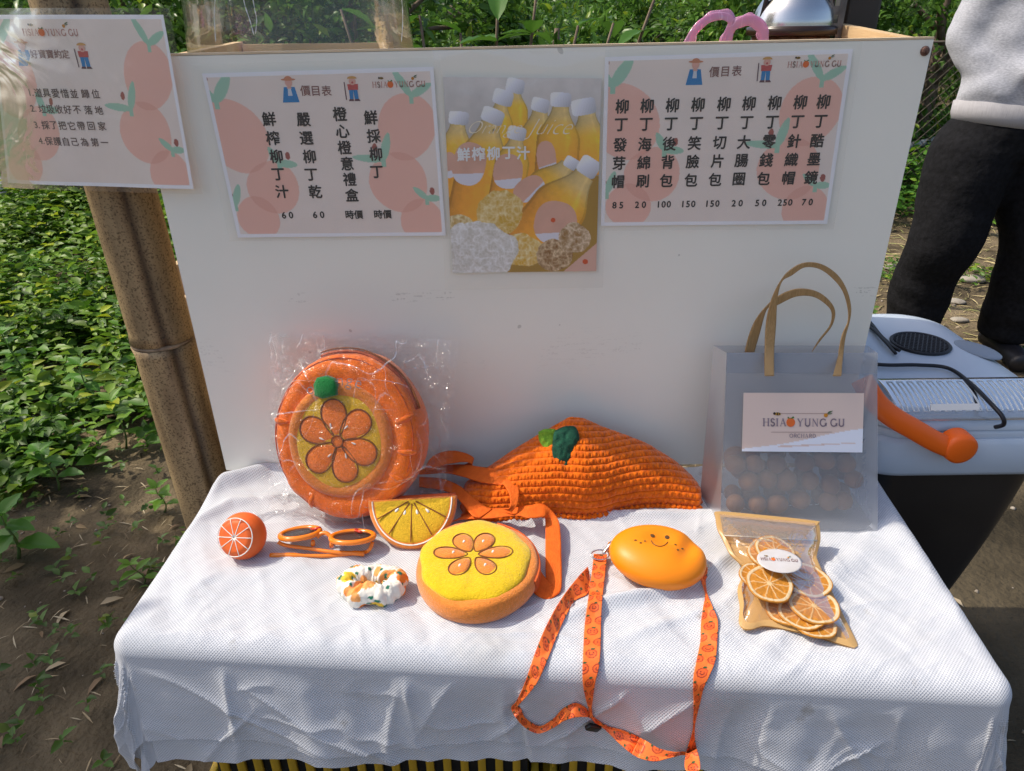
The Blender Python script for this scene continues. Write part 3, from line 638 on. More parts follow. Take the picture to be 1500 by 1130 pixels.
def drape(A, Y, inset=0.0, flare=1.0):
    bp, d, ins = near_quad(A, Y)
    n = np.stack([A, Y], -1) - bp; ln = np.linalg.norm(n, axis=-1, keepdims=True); n = np.where(ln > 1e-9, n/np.maximum(ln, 1e-9), 0)
    th = np.minimum(d/rad, PI/2); dn = np.maximum(d - rad*PI/2, 0)
    per = A*1.0 - Y*.9*np.sign(A)*(np.abs(n[...,0])*1.0)             # runs along the edge
    fold = .034*flare*fbm(per*5, 0*per+3, 2, 2)*sstep(0, .16, dn) + .009*fbm(per*18+1.5*dn, dn*2.5, 4, 2)*sstep(0, .07, dn) + .0022*(1-np.abs(fbm((per+dn*.8)*9, (per*.5-dn)*13, 6, 3)))**5*sstep(0,.04,dn) - .002*flare*sstep(0,.05,dn)
    rg = np.random.default_rng(5)
    for k in range(34):       # creases and soft pleats on the hanging part
        s0, d0 = rg.uniform(-.7,.8), rg.uniform(.0,.16); a = rg.choice([1.45, 1.7, .75, 2.3]) + rg.normal()*.15; L_ = rg.uniform(.05,.14); w = rg.uniform(.004,.010); am = rg.uniform(.002,.0065)
        u = (per-s0)*math.cos(a) + (dn-d0)*math.sin(a); v = -(per-s0)*math.sin(a) + (dn-d0)*math.cos(a) + .005*np.sin(u*25+k)
        fold = fold + am*flare*np.exp(-np.abs(v)/w)*np.clip(1-(u/L_)**2, 0, 1)*sstep(0, .03, dn)
    corner = (np.abs(n[...,0]) > .1) & (np.abs(n[...,1]) > .1)
    cf = np.minimum(np.abs(n[...,0]), np.abs(n[...,1]))*1.41
    out = rad*np.sin(th) + dn*(.03 + .10*cf*flare) + fold - inset
    x = bp[...,0] + n[...,0]*out; y = bp[...,1] + n[...,1]*out
    z = ZT - rad*(1-np.cos(th)) - dn*(1-.02) 
    w = np.exp(-(d/.02)**2)
    z = z + topbump(A, Y)*w - inset*.5
    return np.stack([x, y, z], -1)
CV = drape(A_, yb); 
CV[..., 1] = np.minimum(CV[..., 1], .9985)
m_cloth = bpy.data.materials.new('white_waffle_cloth'); m_cloth.use_nodes = True
nt = m_cloth.node_tree; N = nt.nodes; L = nt.links; p = N['Principled BSDF']; p.inputs['Roughness'].default_value = .9; p.inputs['Specular IOR Level'].default_value = .2
p.inputs['Sheen Weight'].default_value = .15
at = N.new('ShaderNodeVertexColor'); at.layer_name = 'Col'        # cloth coordinates in metres
sx = N.new('ShaderNodeSeparateXYZ'); L.new(at.outputs[0], sx.inputs[0])
def M_(op, a, b=None):
    n = N.new('ShaderNodeMath'); n.operation = op
    for i, x in enumerate((a, b)):
        if x is None: continue
        if isinstance(x, (int, float)): n.inputs[i].default_value = x
        else: L.new(x, n.inputs[i])
    return n.outputs[0]
k = 2*PI/.0041
u = M_('SINE', M_('MULTIPLY', M_('ADD', sx.outputs[0], sx.outputs[1]), k)); v = M_('SINE', M_('MULTIPLY', M_('SUBTRACT', sx.outputs[0], M_('MULTIPLY', sx.outputs[1], 1.0)), k))
w = M_('MULTIPLY', M_('ADD', u, 1), M_('ADD', v, 1))              # 0..4, peaks at the cell centres
hole = M_('MINIMUM', M_('MULTIPLY', w, .45), 1)
mx = N.new('ShaderNodeMix'); mx.data_type = 'RGBA'; mx.inputs[6].default_value = (.70,.72,.77,1); mx.inputs[7].default_value = (.42,.44,.49,1)
L.new(M_('MULTIPLY', hole, .95), mx.inputs[0])
tcc = N.new('ShaderNodeTexCoord'); nz = N.new('ShaderNodeTexNoise'); nz.inputs['Scale'].default_value = 7; nz.inputs['Detail'].default_value = 6; L.new(tcc.outputs['Object'], nz.inputs['Vector'])
rp = N.new('ShaderNodeValToRGB'); rp.color_ramp.elements[0].position = .60; rp.color_ramp.elements[1].position = .78; rp.color_ramp.elements[0].color = (1,1,1,1); rp.color_ramp.elements[1].color = (.80,.77,.72,1)
L.new(nz.outputs[0], rp.inputs[0]); m2 = N.new('ShaderNodeMix'); m2.data_type = 'RGBA'; m2.blend_type = 'MULTIPLY'; m2.inputs[0].default_value = 1
L.new(mx.outputs[2], m2.inputs[6]); L.new(rp.outputs[0], m2.inputs[7]); nzs = N.new('ShaderNodeTexNoise'); nzs.inputs['Scale'].default_value = 22; nzs.inputs['Detail'].default_value = 4; L.new(tcc.outputs['Object'], nzs.inputs['Vector'])
rs = N.new('ShaderNodeMapRange'); rs.inputs[1].default_value = .68; rs.inputs[2].default_value = .76; L.new(nzs.outputs[0], rs.inputs[0])
msn = N.new('ShaderNodeMix'); msn.data_type = 'RGBA'; msn.inputs[7].default_value = (.30,.27,.22,1); L.new(m2.outputs[2], msn.inputs[6]); L.new(M_('MULTIPLY', rs.outputs[0], .55), msn.inputs[0]); L.new(msn.outputs[2], p.inputs['Base Color'])
bp_ = N.new('ShaderNodeBump'); bp_.inputs['Strength'].default_value = .45; bp_.inputs['Distance'].default_value = .0011; L.new(M_('SUBTRACT', 1, hole), bp_.inputs['Height']); L.new(bp_.outputs[0], p.inputs['Normal'])
tl = N.new('ShaderNodeBsdfTranslucent'); L.new(m2.outputs[2], tl.inputs[0]); ms = N.new('ShaderNodeMixShader'); ms.inputs[0].default_value = .12
L.new(p.outputs[0], ms.inputs[1]); L.new(tl.outputs[0], ms.inputs[2]); L.new(ms.outputs[0], N['Material Output'].inputs[0])
flat = np.stack([A_.ravel()+1, yb.ravel()+1, 0*A_.ravel()], 1)
cl = thing('tablecloth', 'white waffle weave cloth draped over the low table, wrinkled and hanging in front', 'tablecloth', (0, .8, .3))
c_top = add('top_layer', CV.reshape(-1,3), gridf(NA, NB)[:, ::-1], m_cloth, cl, vcol=flat)
# second, longer layer showing below the hem
NA2, NB2 = 300, 60
A2, B2 = np.meshgrid(np.linspace(-.475-.20, .592+.13, NA2), np.linspace(0, 1, NB2), indexing='ij')
yf2 = np.clip(.655 + (A2+.484)*(.568-.655)/(.553+.484), .53, .68)
hem2 = .216 - .040*(A2+.48) + .006*np.sin(A2*13+1) + .006*fbm(A2*4, 0*A2+2, 4) + .003*np.abs(np.sin(A2*60))
y2 = (yf2 - .01) + (-hem2+.01)*B2
V2 = drape(A2, y2, .007, .9); add('under_layer', V2.reshape(-1,3), gridf(NA2, NB2)[:, ::-1], m_cloth, cl, vcol=np.stack([A2.ravel()+1.2, y2.ravel()+1.1, 0*A2.ravel()], 1))
_cv = [Vector(p) for p in CV.reshape(-1,3)]; BV = BVHTree.FromPolygons(_cv, gridf(NA, NB).tolist())
def hit(px, py, lift=0.0):
    r = ray(px, py).normalized(); h = BV.ray_cast(CAMP, r)
    if h[0] is None: return onZ(px, py, ZT + lift)
    n = h[1] if h[1].dot(r) < 0 else -h[1]
    return h[0] + n*lift
def ztop(x, y):
    h = BV.ray_cast(Vector((x, y, 2)), Vector((0,0,-1))); return h[0].z if h[0] else ZT

# ================================================================== BAMBOO POLE
m_bam = mat('bamboo_bark', (.37,.26,.135), (.20,.135,.07), ns=14, rough=.55, bump=.25, bs=90, detail=8, stretch=(3,3,.6), bdist=.001)
_n = m_bam.node_tree; tcn = _n.nodes.new('ShaderNodeTexCoord'); n1 = _n.nodes.new('ShaderNodeTexNoise'); n1.inputs['Scale'].default_value = 330; n1.inputs['Detail'].default_value = 3; _n.links.new(tcn.outputs['Object'], n1.inputs['Vector'])
r1 = _n.nodes.new('ShaderNodeValToRGB'); r1.color_ramp.elements[0].position = .53; r1.color_ramp.elements[1].position = .62; r1.color_ramp.elements[0].color = (1,1,1,1); r1.color_ramp.elements[1].color = (.30,.25,.21,1)
_n.links.new(n1.outputs[0], r1.inputs[0]); mx_ = _n.nodes.new('ShaderNodeMix'); mx_.data_type = 'RGBA'; mx_.blend_type = 'MULTIPLY'; mx_.inputs[0].default_value = .8
_pp = _n.nodes['Principled BSDF']; s_ = _pp.inputs['Base Color'].links[0].from_socket; _n.links.new(s_, mx_.inputs[6]); _n.links.new(r1.outputs[0], mx_.inputs[7])
vc = _n.nodes.new('ShaderNodeVertexColor'); vc.layer_name = 'Col'; m3_ = _n.nodes.new('ShaderNodeMix'); m3_.data_type = 'RGBA'; m3_.blend_type = 'MULTIPLY'; m3_.inputs[0].default_value = 1
_n.links.new(mx_.outputs[2], m3_.inputs[6]); _n.links.new(vc.outputs[0], m3_.inputs[7]); _n.links.new(m3_.outputs[2], _pp.inputs['Base Color'])
def bamboo(label, base, top, r0, nodes, groove_a, mtl=None, group=None):
    base, top = Vector(base), Vector(top); L_ = (top-base).length; M = frame(base, (top-base).cross(Vector((0,1,0))), (top-base)); t = thing('bamboo_pole', label, 'bamboo pole', base, group)
    zs = [-.15] + nodes + [L_]
    for i in range(len(zs)-1):
        z0, z1 = zs[i]+.0035, zs[i+1]-.0035; nz_ = 26; na = 96; v = []; cc = []
        ga = groove_a + .12*math.sin(i*2.1)
        for a in range(nz_):
            s = a/(nz_-1); z = z0 + (z1-z0)*s; r = r0*(1 - .03*z) ; e = min(z-z0, z1-z)
            r += .0022*math.exp(-(e/.006)**2) - .0030*math.exp(-(max(e-.010,0)/.005)**2)*(e > .006)*.4
            for k in range(na):
                an = 2*PI*k/na; dd = (an-ga+PI) % (2*PI) - PI; g = math.exp(-(dd/.16)**2)
                v.append(M @ Vector(((r-.0042*g)*math.cos(an), (r-.0042*g)*math.sin(an), z))); cc.append((1-.78*g, 1-.82*g, 1-.84*g))
        f = [(a*na+k, a*na+(k+1)%na, (a+1)*na+(k+1)%na, (a+1)*na+k) for a in range(nz_-1) for k in range(na)]
        f.append(tuple(range(na))[::-1]); f.append(tuple((nz_-1)*na+k for k in range(na)))
        add('culm', v, f, mtl or m_bam, t, vcol=cc)
        if i: MB().tube([M @ Vector((0,0,zs[i]-.0038)), M @ Vector((0,0,zs[i]-.001)), M @ Vector((0,0,zs[i]+.001)), M @ Vector((0,0,zs[i]+.0038))], [r0*.955, r0*1.012, r0*1.012, r0*.955], 48).build('node_ring', mat('bamboo_ring', (.36,.27,.18), (.12,.08,.05), ns=40, rough=.7), t)
    return t
pb = onY(225, 480, 1.07)
pole_lean = Vector((.012, 0, 1)).normalized()
bamboo('thick brown bamboo pole standing left of the white board, dark groove along it', (pb.x+.032, 1.07, -.02), (pb.x-.030, 1.07, 2.4), .0485, [.42, pb.z, 1.25, 1.66, 2.05], PI*.70)
for a, b in ((118, 1),):
    t = MB(); z = 1.235; x = pb.x-.003
    t.tube([(x+.056*math.cos(k*PI/12), 1.07+.056*math.sin(k*PI/12), z) for k in range(25)], .0016, 6, cap=False)
    props(t.build('tie_wire', mat('clear_cord', (.55,.6,.58), rough=.3)), 'thin cord round the bamboo pole behind the rules sheet', 'cord')
# ================================================================== GOODS ON THE CLOTH
def plush(n, c, c2=None, ns=260, **k): return mat(n, c, tuple(x*.80 for x in c), ns=ns, rough=1.0, bump=1.0, bs=620, detail=9, sheen=.5, spec=.08, bdist=.0018, contrast=(.35,.75), **k)
m_or = plush('orange_plush', (.95,.20,.018)); m_or2 = plush('peach_orange_plush', (.84,.27,.05), (.78,.22,.035))
m_ye = plush('yellow_plush', (.82,.54,.018), (.74,.44,.012)); m_yd = plush('olive_yellow_plush', (.80,.50,.035), (.56,.38,.025)); m_gr = plush('green_felt', (.02,.20,.05))
m_stitch = mat('brown_stitching', (.22,.075,.02), rough=.9); m_wst = mat('white_stitching', (.82,.80,.74), rough=.8)
m_web = mat('orange_webbing', (.80,.15,.015), (.72,.12,.012), ns=90, rough=.7, bump=.9, bs=420, stretch=(1,1,1), bdist=.0015, spec=.25)
m_steel = mat('polished_steel', (.62,.61,.60), rough=.22, metal=1)
m_zip = mat('rust_zip_tape', (.42,.09,.03), (.30,.06,.02), ns=300, rough=.7)
def puffy(pts, M, h, rings=7, base=-.002, pw=2.2, wob_=0.0, seed=0, c=None):
    n = len(pts); P = np.array(pts, float); C = P.mean(0) if c is None else np.array(c); v = []; f = []
    rr = [1.0] + [math.cos(i/rings*PI/2) for i in range(rings)][0:] 
    for j, r in enumerate(rr):
        for i in range(n):
            q = C + (P[i]-C)*r; z = base if j == 0 else h*(max(0, 1-r**pw))**.5
            if wob_ and j: z += wob_*float(fbm(q[0]*60+seed, q[1]*60, seed)); 
            v.append(M @ Vector((q[0], q[1], z)))
    for j in range(len(rr)-1):
        for i in range(n): f.append((j*n+i, j*n+(i+1)%n, (j+1)*n+(i+1)%n, (j+1)*n+i))
    v.append(M @ Vector((C[0], C[1], h))); k = len(v)-1
    for i in range(n): f.append(((len(rr)-1)*n+i, (len(rr)-1)*n+(i+1)%n, k))
    return v, f
def petal(a, r0, r1, w, n=26, fat=.62):
    o = []
    for i in range(n):
        t = 2*PI*i/n; u = (1-math.cos(t))/2; s = math.sin(t); x = r0 + (r1-r0)*u; y = w*s*(.35+.65*u**fat)
        o.append((x*math.cos(a)-y*math.sin(a), x*math.sin(a)+y*math.cos(a)))
    return o
def loop_tube(mb, pts2, M, r, z=0.0, closed=True, n=6):
    p = [M @ Vector((x, y, z)) for x, y in pts2]
    if closed: p = p + [p[0], p[1]]
    mb.tube(p, r, n, cap=False)
def ribbon(name, pairs, m, parent, hs, n=None, mode='z', th=.0013, colf=None, nw=9, wave=.0):
    """strap from pairs of edge points measured in the photo; hs: height over the cloth (z) or lift off it (hit)"""
    k = len(pairs); hs = hs if hasattr(hs, '__len__') else [hs]*k; A = []; B = []
    for (a, b), h in zip(pairs, hs):
        for q, lst in ((a, A), (b, B)):
            if mode == 'z': p = onZ(q[0], q[1], ZT + h)
            elif mode == 'Y': p = onY(q[0], q[1], h)
            else: p = hit(q[0], q[1], 0); p = p - ray(q[0], q[1]).normalized()*h
            lst.append(p)
    n = n or k*9; CA, CB = catmull(A, n), catmull(B, n); s = np.linspace(0, 1, nw)[None,:,None]
    V = CA[:,None]*(1-s) + CB[:,None]*s
    if mode == 'hit':      # follow every ridge of the cloth under the strap
        pa, pb2 = catmull([p[0] for p in pairs], n), catmull([p[1] for p in pairs], n); hh = np.interp(np.linspace(0, 1, n), np.linspace(0, 1, k), hs); D_ = np.zeros((n, nw))
        for i in range(n):
            for j in range(nw):
                q = pa[i]*(1-j/(nw-1)) + pb2[i]*j/(nw-1); D_[i, j] = (hit(q[0], q[1], 0)-CAMP).length - hh[i]
        Dm = D_.min(1); Dm = np.minimum(Dm, np.convolve(np.pad(Dm, 4, 'edge'), np.ones(9)/9, 'valid')); D_ = np.minimum(D_, Dm[:,None]+.003)
        for i in range(n):
            for j in range(nw):
                q = pa[i]*(1-j/(nw-1)) + pb2[i]*j/(nw-1); V[i, j] = CAMP + ray(q[0], q[1]).normalized()*D_[i, j]
        CA, CB = V[:,0], V[:,-1]
    if wave: V = V + np.array([0,0,1.])*wave*fbm(V[...,0]*60, V[...,1]*60, 3)[...,None]
    vc = None
    if colf is not None:
        mid = (CA+CB)/2; L_ = np.concatenate([[0], np.cumsum(np.linalg.norm(np.diff(mid, axis=0), axis=1))]); c = colf(np.repeat(L_[:,None], nw, 1), np.repeat((s[0,:,0]-.5)[None]*.0165, n, 0)); c = c.reshape(-1,3); vc = np.vstack([c, c])
    v, f = solid_grid(V.reshape(-1,3), n, nw, th); return add(name, v, f, m, parent, vcol=vc)

# ---- orange backpack
bc = onY(513, 634, .905); bc.z = ZT + .124
Mb = frame(bc, (1, -.17, 0), Vector((-.17, -1, .40)))
bp = thing('backpack', 'round orange plush backpack wearing a yellow flower face, wrapped in clear plastic', 'backpack', (bc.x, bc.y, ZT))
RX, RY = .112, .124
def bpf(p, a):
    r = math.hypot(p.x, p.y); k = 1 + .035*float(fbm(math.cos(a)*2, math.sin(a)*2, 3)) ; w = max(0, (r-.5))*2
    z = p.z + w*(.006*float(fbm(math.cos(a)*3, math.sin(a)*3, r*3)) + .0012*math.sin(a*7+r*6))
    if math.sin(a) < -.3: z += .012*max(0, r-.7)*(-math.sin(a))
    return Vector((p.x*RX*k, p.y*RY*k, z))
prof = [(0,.030),(.3,.031),(.55,.030),(.66,.0275),(.72,.029),(.82,.031),(.90,.0285),(.925,.0262),(.96,.021),(.99,.007),(1.0,-.008),(.985,-.026),(.95,-.038),(.90,-.041),(.5,-.044),(0,-.045)]
pp = catmull(prof, 60); MB().lathe([tuple(x) for x in pp], Mb, 110, bpf).build('body', m_or, bp)
Mp = Mb @ Matrix.Translation((-.004, -.004, .027))
MB().lathe([(0,.006),(.052,.007),(.060,.005),(.066,.0095),(.073,.0090),(.078,.004),(.079,-.006)], Mp, 72, lambda p, a: Vector((p.x, p.y*1.07, p.z+.0012*math.sin(a*5)))).build('pocket', m_or2, bp)
MB().raw(*puffy([(.0645*math.cos(2*PI*i/64), .069*math.sin(2*PI*i/64)) for i in range(64)], Mp @ Matrix.Translation((0,0,.0066)), .0035, wob_=.0012)).build('yellow_face', m_yd, bp)
Mf = Mp @ Matrix.Translation((0,0,.0085))
for i, a in enumerate((101,44,-19,-73,-134,160)):
    pt = petal(R(a), .005, .0605, .0235); o = MB().raw(*puffy(pt, Mf, .0030, wob_=.0006, seed=i)).build('petal', plush('coral_orange_plush', (.95,.24,.04)), bp)
    mb = MB(); loop_tube(mb, pt, Mf, .0011, .0014); mb.build('outline', m_stitch, o)
    x, y = .024*math.cos(R(a+16)), .024*math.sin(R(a+16)); mb = MB(); mb.raw(*puffy([(x+q[0], y+q[1]) for q in petal(R(a), -.004, .004, .0016, 10)], Mf @ Matrix.Translation((0,0,.003)), .001, 3)); mb.build('seed', m_wst, o)
mb = MB(); loop_tube(mb, circ(0,0,.0085,n=24), Mf, .0010, .0040); mb.build('centre_ring', m_stitch, bp)
MB().raw(*puffy(circ(0,0,.0085,n=20), Mf @ Matrix.Translation((0,0,.0022)), .0012, 3)).build('centre', plush('coral_orange_plush', (.95,.24,.04)), bp)
MB().raw(*puffy([(-.016,-.013),(-.004,-.0165),(.011,-.012),(.016,-.010),(.0165,.004),(.012,.013),(.0,.0165),(-.013,.013),(-.018,.003)], Mb @ Matrix.Translation((-.022,.0725,.043)), .006, 5, -.008)).build('green_stem', m_gr, bp)
mb = MB()
for ch, x, y, rr_ in (('o',-.047,.066,22),('r',-.036,.073,14),('n',-.003,.081,-2),('g',.010,.079,-8),('e',.024,.079,-14)):
    ca, sa_ = math.cos(R(rr_)), math.sin(R(rr_)); e = Mb.to_3x3(); put_text(mb, ch, Mb @ Vector((x, y, .0375)), (e @ Vector((ca, sa_, 0)))*.024, (e @ Vector((-sa_, ca, 0)))*.024, -.01)
mb.build('grey_lettering', mat('grey_thread', (.34,.26,.25), rough=.8), bp, smooth=False)
zs = []
for i in range(30):
    a = R(112 - i*3.1); zs.append(Mb @ Vector((RX*1.005*math.cos(a), RY*1.0*math.sin(a), .012 + .002*math.sin(i*.5))))
mb = MB(); mb.tube(zs, .0042, 8, flat=.45); z_ = mb.build('zip', m_zip, bp)
mb = MB(); mb.tube([p + (p-bc).normalized()*.0042 for p in zs], .0012, 6); mb.build('zip_teeth', m_stitch, z_)
mb = MB(); loop_tube(mb, [(RX*.925*math.cos(2*PI*i/70), RY*.925*math.sin(2*PI*i/70)) for i in range(70)], Mb, .0010, .0275); mb.build('seam', mat('deep_orange_thread', (.55,.09,.015), rough=.9), bp)
# pleats on the gusset to the right
for k, (a, l) in enumerate(((18, .055), (-8, .05), (-30, .05), (-60,.045), (-118,.05), (170,.05))):
    p = [Mb @ Vector((RX*r*math.cos(R(a+8*(r-.8))), RY*r*math.sin(R(a+8*(r-.8))), .030 - .06*max(0,r-.88)**1.2*3 )) for r in np.linspace(.74, .99, 8)]
    mb = MB(); mb.tube(p, [.001,.0028,.004,.0045,.0045,.004,.0028,.001], 8); mb.build('pleat', m_or, bp)
# clear wrapper round it
def wrap_sheet(zoff, seed, front):
    nu, nv = 120, 126; u, v = np.meshgrid(np.linspace(-1,1,nu), np.linspace(-1,1,nv), indexing='ij')
    x = u*.138 + .008 + .006*fbm(v*3, u*0, seed); y = v*.148 - .002 + .006*fbm(u*3, v*0, seed+3)
    bl = sstep(-.2, -1, v)*sstep(.3, -.8, u); x = x - .020*bl; y = y + .012*bl
    r = np.sqrt((x/RX)**2 + (y/RY)**2)
    rid = lambda s, k: (1-np.abs(vnoise(x*s+k, y*s*1.0+.4*x*s, k)))**3
    z = zoff + (.046*sstep(1.18,.80,r) if front else -.004*sstep(1.1,.6,r)) + (rid(26,seed)*.007 + rid(55,seed+2)*.004 + rid(110,seed+5)*.0016)*(.25+.75*sstep(.6,1.05,r)) - .004
    rip = sstep(-.75,-1,v)
    z = z + rip*.012*fbm(u*9, v*4, seed)
    P = np.stack([x.ravel(), y.ravel(), z.ravel(), np.ones(x.size)], 0); P = (np.array(Mb) @ P)[:3].T
    P[:,2] = np.maximum(P[:,2], ZT+.004+.004*(fbm(x*40,y*40,seed).ravel()+.6)); P[:,1] = np.minimum(P[:,1], .9955); return P, gridf(nu, nv)
m_wrap = film('crinkled_clear_film', gloss=.006, rough=.09, bump=.9, bs=55, haze=.008, hcol=(.95,.95,.95), fres=.48, bdist=.009, crease=.36, cs=15)
wr = thing('plastic_wrapper', 'crinkled clear plastic bag round the orange flower backpack', 'plastic bag', (bc.x, bc.y, ZT))
P, f = wrap_sheet(.0, 1, True); add('front_film', P, f, m_wrap, wr)
P, f = wrap_sheet(-.040, 9, False); add('back_film', P, f, m_wrap, wr)

# ---- half slice purse
ho = (onZ(604,729,ZT+.056)); 
Mh = frame(ho, onZ(670,725,ZT+.058)-onZ(537,733,ZT+.056), Vector((0,-.70,.72)))
hs_ = thing('coin_purse', 'half orange slice purse with olive yellow segments and zip along its straight top', 'purse', onZ(604,806,ZT))
def half(r, n=40, e=.0, k=1.14): return [(r*math.cos(PI + PI*i/n), k*r*math.sin(PI+PI*i/n) - e) for i in range(n+1)]
hp = half(.064); 
def slab(pts, M, z0, z1, rnd, parent, name, m):
    n = len(pts); P = np.array(pts); C = P.mean(0); v = []; f = []; rows = []
    for j in range(9):
        a = PI*j/8; z = (z0+z1)/2 - math.cos(a)*(z1-z0)/2; s = 1 - rnd*(1-math.sin(a)**.6); rows.append((s, z))
    rows = [(0, z0)] + rows + [(0, z1)]
    for s, z in rows:
        for q in P: w = C + (q-C)*s; v.append(M @ Vector((w[0], w[1], z)))
    for j in range(len(rows)-1):
        for i in range(n): f.append((j*n+i, j*n+(i+1)%n, (j+1)*n+(i+1)%n, (j+1)*n+i))
    return add(name, v, f, m, parent)
slab(hp, Mh, -.020, .004, .10, hs_, 'body', m_or2)
Mhf = Mh @ Matrix.Translation((0,-.0035,.003)); fp = half(.055, 36)
MB().raw(*puffy(fp, Mhf, .0045, wob_=.0007, c=(0,-.022))).build('yellow_face', m_yd, hs_)
mb = MB(); loop_tube(mb, half(.0565, 36), Mhf, .0011, .0012, closed=False); mb.build('white_border', m_wst, hs_)
for i, a in enumerate((205,232,270-3,300,332)):
    p = [(s*math.cos(R(a)), s*1.12*math.sin(R(a))) for s in np.linspace(.006,.054,8)]
    mb = MB(); loop_tube(mb, [(x*1.0, y) for x, y in p], Mhf, .0009, .0040, closed=False); mb.build('seam', m_stitch, hs_)
for a, r in ((222,.025),(248,.024),(285,.023),(312,.028)):
    x, y = r*math.cos(R(a))*1.15, r*math.sin(R(a))*.8-.001; MB().raw(*puffy([(x+q[0], y+q[1]) for q in petal(R(a), -.0038,.0038,.0022,12)], Mhf @ Matrix.Translation((0,0,.0042)), .0012, 3)).build('seed', m_wst, hs_)
mb = MB(); mb.tube([Mh @ Vector((x, .001, -.007)) for x in np.linspace(-.062,.062,12)], .0055, 8, flat=.5); mb.build('zip', mat('red_zip', (.60,.10,.02), (.5,.07,.015), ns=300, rough=.6), hs_)
ch = thing('ball_chain', 'thin ball chain hanging at the left corner of the half slice purse', 'chain', onZ(535,760,ZT))
cpts = catmull([onZ(a,b,ZT+h) for a,b,h in ((538,736,.05),(533,742,.045),(531,752,.035),(532,764,.022),(535,775,.012),(541,784,.006))], 34)
sb = MB(); 
for p in cpts: sb.lathe([(0,-.0009),(.0007,-.0006),(.0009,0),(.0007,.0006),(0,.0009)], Matrix.Translation(p), 6)
sb.build('beads', m_steel, ch)['kind'] = 'stuff'

# ---- round slice crossbody bag
rc = onZ(699, 822, ZT+.034); rc = Vector((rc.x, rc.y, ZT))
Mr = frame(rc + Vector((0,0,.002)), (1,-.02,0), (-.03,-.07,1))
rb = thing('shoulder_bag', 'round bag with bright yellow plush top and six orange petals, lying by the half slice', 'bag', rc)
Rr = .0795
MB().lathe([tuple(x) for x in catmull([(0,.001),(.066,.001),(.078,.006),(.0815,.016),(.080,.027),(.075,.0345),(.06,.036),(0,.036)], 40)], Mr, 96,
   lambda p, a: Vector((p.x*(1+.015*math.sin(3*a+1)), p.y*(1+.015*math.sin(3*a+1)), p.z + .0015*math.sin(4*a)*(p.z > .02) + .0010*float(fbm(p.x*50,p.y*50,p.z*60))))).build('body', m_or2, rb)
Mt = Mr @ Matrix.Translation((-.003, .002, .0345))
tp = [(.0725*(1+.022*math.sin(5*a+.5)+.016*math.sin(9*a))*math.cos(a), .0725*(1+.022*math.sin(5*a+.5)+.016*math.sin(9*a))*math.sin(a)) for a in np.linspace(0, 2*PI, 90)[:-1]]
MB().raw(*puffy(tp, Mt, .0095, 14, -.004, 6, wob_=.0016)).build('yellow_top', m_ye, rb)
def on_top(x, y): return .0085
for i, (a, r1, w) in enumerate(((121,.044,.0155),(62,.044,.0155),(8,.052,.0125),(-50,.042,.0145),(-127,.042,.0145),(174,.052,.0125))):
    pt = petal(R(a), .007, r1, w, 28, .5); o = MB().raw(*puffy(pt, Mt @ Matrix.Translation((-.002,-.001,.0078)), .0042, 6, wob_=.0005, seed=i)).build('petal', m_or2, rb)
    mb = MB(); loop_tube(mb, pt, Mt @ Matrix.Translation((-.002,-.001,.0078)), .0008, .0022); mb.build('outline', m_stitch, o)
    x, y = .026*math.cos(R(a)), .026*math.sin(R(a)); MB().raw(*puffy([(x+q[0]-.002, y+q[1]-.001) for q in petal(R(70), -.0028,.0028,.0019,12)], Mt @ Matrix.Translation((0,0,.0118)), .0012, 3)).build('seed', m_wst, o)
for k, zz in enumerate((.012,.016,.020,.024,.028)):
    mb = MB(); mb.tube([Mr @ Vector((.0815*math.cos(R(a)), .0815*math.sin(R(a)), zz)) for a in range(-22, 78, 5)], .0019, 7); mb.build('zip_rib', mat('red_orange_tape', (.66,.12,.02), (.55,.09,.015), ns=200, rough=.8), rb)
C7 = lambda x, y: (620 + x*.29333, 580 + y*.29333)
pr = lambda L_: [(C7(*a), C7(*b)) for a, b in L_]
ribbon('strap', pr([((490,862),(560,835)),((520,925),(598,893)),((560,990),(628,930)),((612,1016),(652,950)),((660,1000),(630,935)),((690,955),(614,915)),((690,800),(610,800)),((682,650),(610,640)),((655,590),(607,610)),((600,541),(604,604)),((530,548),(530,612)),((450,560),(462,600)),((370,562),(330,612)),((270,575),(170,622)),((180,610),(90,660))]),
  m_web, rb, [.020,.012,.006,.004,.004,.005,.012,.020,.026,.034,.036,.034,.030,.022,.012], wave=.001)
ribbon('strap', pr([((-20,372),(-20,392)),((100,348),(100,386)),((200,345),(190,402)),((300,358),(290,432)),((395,372),(385,446)),((450,396),(402,446)),((476,455),(432,500)),((472,535),(430,560)),((440,582),(392,562))]),
  m_web, rb, [.02,.03,.04,.048,.052,.055,.052,.046,.040], wave=.001)
ribbon('strap', pr([((-20,405),(-20,455)),((80,412),(70,467)),((165,442),(150,494)),((235,492),(205,552)),((300,548),(245,600)),((345,566),(280,612))]), m_web, rb, [.014,.022,.028,.032,.032,.030], wave=.001)
ribbon('strap', pr([((0,385),(10,372)),((40,310),(35,372)),((120,276),(105,345)),((200,284),(205,330)),((252,318),(243,348)),((180,352),(180,360)),((60,372),(60,385))]), m_web, rb, [.03,.045,.05,.05,.042,.03,.02], wave=.001)
p = onZ(*C7(438,386), ZT+.056); MB().box(p, (.010,.002,.007), (R(30),R(35),0), .0006).build('strap_buckle', m_steel, rb)

